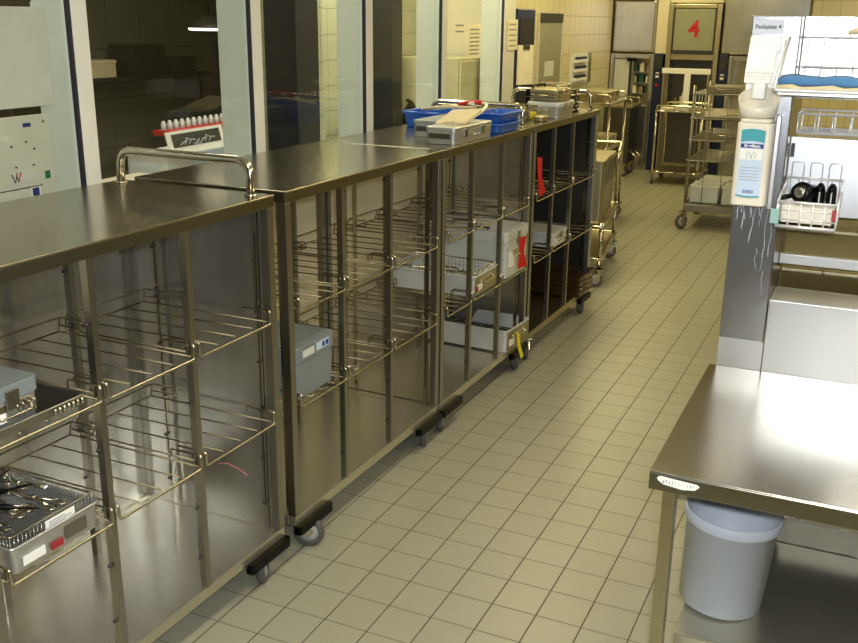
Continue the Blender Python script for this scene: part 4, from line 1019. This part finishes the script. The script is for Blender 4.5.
MB().lathe([(.02, 1.80), (.10, 1.755), (.115, 1.735), (.11, 1.735), (.02, 1.77)], (0, 0, 0), 24).build('shade', 'annex_dark', t); MB().lathe([(.09, 1.722), (.112, 1.726), (.114, 1.7345)], (0, 0, 0), 24).build('bulb_disc', 'lamp_small', t)
b = MB(); b.tube([(0, 0, 1.79), (-.1, -.35, CZ)], .006, 6); b.tube([(.0, 0.02, 1.79), (-.02, -.25, CZ)], .006, 6); b.build('rod', 'steel_frame', t)
# shelf with boxes on the dim room's wall
t = thing('wall_shelf', 'long wall shelf in the dim room behind glass', 'shelf', (XA + .001, 4.6, 1.42))
MB().box(0, .25, -.9, .9, 0, .025).build('board', 'annex_dark', t, .003)
for y in (-.8, .8): MB().box(0, .22, y - .01, y + .01, -.15, 0).build('bracket', 'steel_frame', t)
for k, (y, w_, h_, m, lab) in enumerate(((3.85, .22, .13, 'annex_dark', 'low dark box at the near end of the dim room shelf'), (4.32, .28, .10, 'cardboard', 'yellowish box on the dim room shelf'), (4.75, .3, .18, 'annex_dark', 'tall dark box with a lid on the dim room shelf'), (5.15, .2, .10, 'annex_dark', 'narrow dark box at far end of the dim room shelf'))):
    t = thing('storage_box', lab, 'box', (XA + .14, y, 1.446)); MB().box(-.09, .09, 0, w_, 0, h_ - .02).build('body', m, t, .003); MB().box(-.094, .094, -.004, w_ + .004, h_ - .02, h_).build('lid', m, t, .003)
t = thing('wall_pipe', 'thick pale pipe running up the dim room wall', 'pipe', (XA + .06, 3.85, 0)); MB().tube([(0, 0, 0), (0, 0, CZ)], .05, 14).build('pipe', 'annex_cream', t)
for z in (.6, 1.6, 2.3): MB().box(-.06, .056, -.06, .06, z, z + .03).build('clamp', 'steel_frame', t)

# ------------------------------------------------------------------ trolleys beyond the carts
def tube_trolley(label, loc, rz, X, Y, ztop, shelves, grp=None, rail=True, legs_r=.016, mat='chrome', deck='steel_warm', cw=.055, wm='wheel', name='transport_trolley'):
    t = thing(name, label, 'trolley', loc, rz, grp)
    c = cw * 2 + .02
    for x in (legs_r, X - legs_r):
        for y in (legs_r, Y - legs_r):
            MB().tube([(x, y, c), (x, y, ztop)], legs_r, 10).build('upright', mat, t)
            add_caster(t, x, y, random.uniform(-1, 1) + 2.6, cw, c, wm=wm)
    for z in shelves:
        b = MB(); b.box(.01, X - .01, .01, Y - .01, z, z + .006); b.build('deck', deck, t)
        b = MB(); b.tube(rnd([(X / 2, 0, z), (X, 0, z), (X, Y, z), (0, Y, z), (0, 0, z), (X / 2, 0, z)], .03), .012, 8); b.build('deck_rim', mat, t)
    if rail:
        for y in (legs_r, Y - legs_r): MB().tube(rnd([(legs_r, y, ztop), (legs_r, y, ztop + .05), (X - legs_r, y, ztop + .05), (X - legs_r, y, ztop)], .03), legs_r * .8, 8).build('push_handle', mat, t)
    return t
lowt = tube_trolley('tubular steel trolley right behind the farthest cart', (-2.17, 6.42, 0), .15, .52, .98, .46, (.20, .43), None, False)
MB().tube(rnd([(.016, .96, .46), (.016, .96, .82), (.016, 1.17, .88), (.504, 1.17, .88), (.504, .96, .82), (.504, .96, .46)], .05), .016, 10).build('push_bar', 'chrome', lowt)
silver_box('tall silver box on the trolley behind the farthest cart', (-2.055, 6.49, .441), .37, .42, .44, 'steel_warm', 'steel_warm', .15, 'boxes on the low trolley')
t = silver_box('second silver box at the far end of the trolley behind the carts', (-2.125, 6.95, .441), .36, .38, .41, 'steel_warm', 'steel_warm', .15, 'boxes on the low trolley')
MB().box(.33, .335, .08, .28, .08, .32).build('dark_window', 'annex_dark', t)
t1 = tube_trolley('tall narrow tubular trolley seen above the boxes behind the carts', (-2.56, 8.6, 0), 0, .36, .6, 1.12, (.30, .70, 1.10), None, True, .013)
for k, (z, lab) in enumerate(((.7065, 'steel tray box on the middle deck of the narrow trolley'), (1.1065, 'steel tray box on the top deck of the narrow trolley'))):
    silver_box(lab, (-2.52, 8.66, z), .27, .45, .09, 'steel_warm', 'steel_warm', 0, None)
# cabinet trolley near the left machine
t = thing('cabinet_trolley', 'closed steel trolley below the left washing machine', 'trolley', (-2.9, 11.85, 0), 0)
MB().box(-.16, .16, -.2, .2, .16, .82).build('cabinet', 'steel_dark', t, .006); MB().box(-.19, .19, -.23, .23, .82, .85).build('top', 'steel_warm', t, .004)
for y in (-.2, .2): MB().tube(rnd([(-.17, y, .85), (-.17, y, .92), (.17, y, .92), (.17, y, .85)], .03), .01, 8).build('rail', 'chrome', t)
for x in (-.13, .13):
    for y in (-.17, .17): add_caster(t, x, y, 1.2, .055, .16)
MB().tube(rnd([(.16, -.1, .3), (.26, -.1, .22), (.26, .1, .22), (.16, .1, .3)], .03), .01, 8).build('foot_lever', 'chrome', t)
# loading trolley in front of machine 4
lt = tube_trolley('tall white-topped loading trolley in front of the machine numbered 4', (-2.37, 11.3, 0), 0, .54, .62, .84, (.14, .83), None, True, .014, 'pale_chrome' if 'pale_chrome' in M else 'chrome')
MB().box(.0, .54, .6, .605, .18, .82).build('rear_sheet', 'steel_dark', lt)
for k in range(3):
    b = MB(); b.rprism(-2.33 + .17 * k, -2.19 + .17 * k, 11.36, 11.62, .8365, .86 + .02 * (k % 2), .01, 3); tag(b.build('white_tray', ('paper_warm', 'white', 'steel_warm')[k], None, .002), '%s shallow tray on the loading trolley' % ('left cream', 'middle white', 'right steel')[k], 'tray')
# rack trolley with wire sides at centre right
wr = thing('wire_rack_trolley', 'tall steel rack trolley standing behind the packing table column', 'trolley', (-1.54, 8.85, 0), .0)
X, Y = .62, .85
for x in (.012, X - .012):
    for y in (.012, Y - .012):
        MB().tube([(x, y, .15), (x, y, 1.27)], .013, 10).build('upright', 'steel_frame', wr); add_caster(wr, x, y, random.uniform(2.0, 2.6), .068, .16)
b = MB()
for k in range(1, 4):
    for y in (0, Y): b.tube([(X * k / 4, y, .25), (X * k / 4, y, 1.2)], .004, 6)
for k in range(1, 5):
    b.tube([(0, Y * k / 5, .25), (0, Y * k / 5, 1.2)], .004, 6); b.tube([(X, Y * k / 5, .25), (X, Y * k / 5, 1.2)], .004, 6)
b.build('wire_side', 'steel_frame', wr)
for z in (.23, .62, .80, .99, 1.2):
    b = MB(); b.tube(rnd([(X / 2, 0, z), (X, 0, z), (X, Y, z), (0, Y, z), (0, 0, z), (X / 2, 0, z)], .01), .008, 8)
    for k in range(1, 12): b.tube([(0, Y * k / 12, z), (X, Y * k / 12, z)], .004, 5)
    b.build('wire_shelf', 'steel_frame', wr)
MB().box(.0, X, .0, Y, .16, .222).build('base_deck', 'steel_frame', wr, .004)
for k, (x, y, lab) in enumerate(((-1.50, 8.90, 'pale grey box at front of the rack trolley bottom shelf'), (-1.22, 8.90, 'pale grey box at right of the rack trolley bottom shelf'), (-1.48, 9.28, 'pale grey box at the back of the rack trolley'))):
    t = thing('storage_box', lab, 'box', (x, y, .2405), 0, 'pale boxes on the rack trolley')
    MB().rprism(0, .25, 0, .33, 0, .13, .01, 3).build('body', 'pale_metal', t, .003); MB().rprism(-.004, .254, -.004, .334, .13, .15, .012, 3).build('lid', 'pale_metal', t, .003)
for k, (x, y, z, w_, h_, m, lab) in enumerate(((-1.45, 8.95, 1.2105, .3, .05, 'steel_warm', 'flat steel tray on the top shelf of the rack trolley'), (-1.12, 8.95, 1.2105, .17, .09, 'white', 'white box on the top shelf of the rack trolley'), (-1.44, 8.93, 1.0005, .42, .045, 'paper_warm', 'cream tray on the upper middle shelf of the rack trolley'), (-1.42, 8.93, .8105, .4, .06, 'steel_warm', 'steel tray on the middle shelf of the rack trolley'))):
    t = thing('shallow_tray', lab, 'tray', (x, y, z), 0); MB().rprism(0, w_, 0, .4, 0, h_, .015, 4, None, .004, .003).build('body', m, t, .001); MB().tube(rnd([(w_ * .3, -.001, h_ * .6), (w_ * .3, -.02, h_ * .6), (w_ * .7, -.02, h_ * .6), (w_ * .7, -.001, h_ * .6)], .008), .004, 6).build('handle', 'chrome', t)

# ------------------------------------------------------------------ look
vs_ = scn.view_settings
vs_.view_transform = 'Standard'; vs_.look = 'None'; vs_.exposure = 0.0; vs_.gamma = 1.0
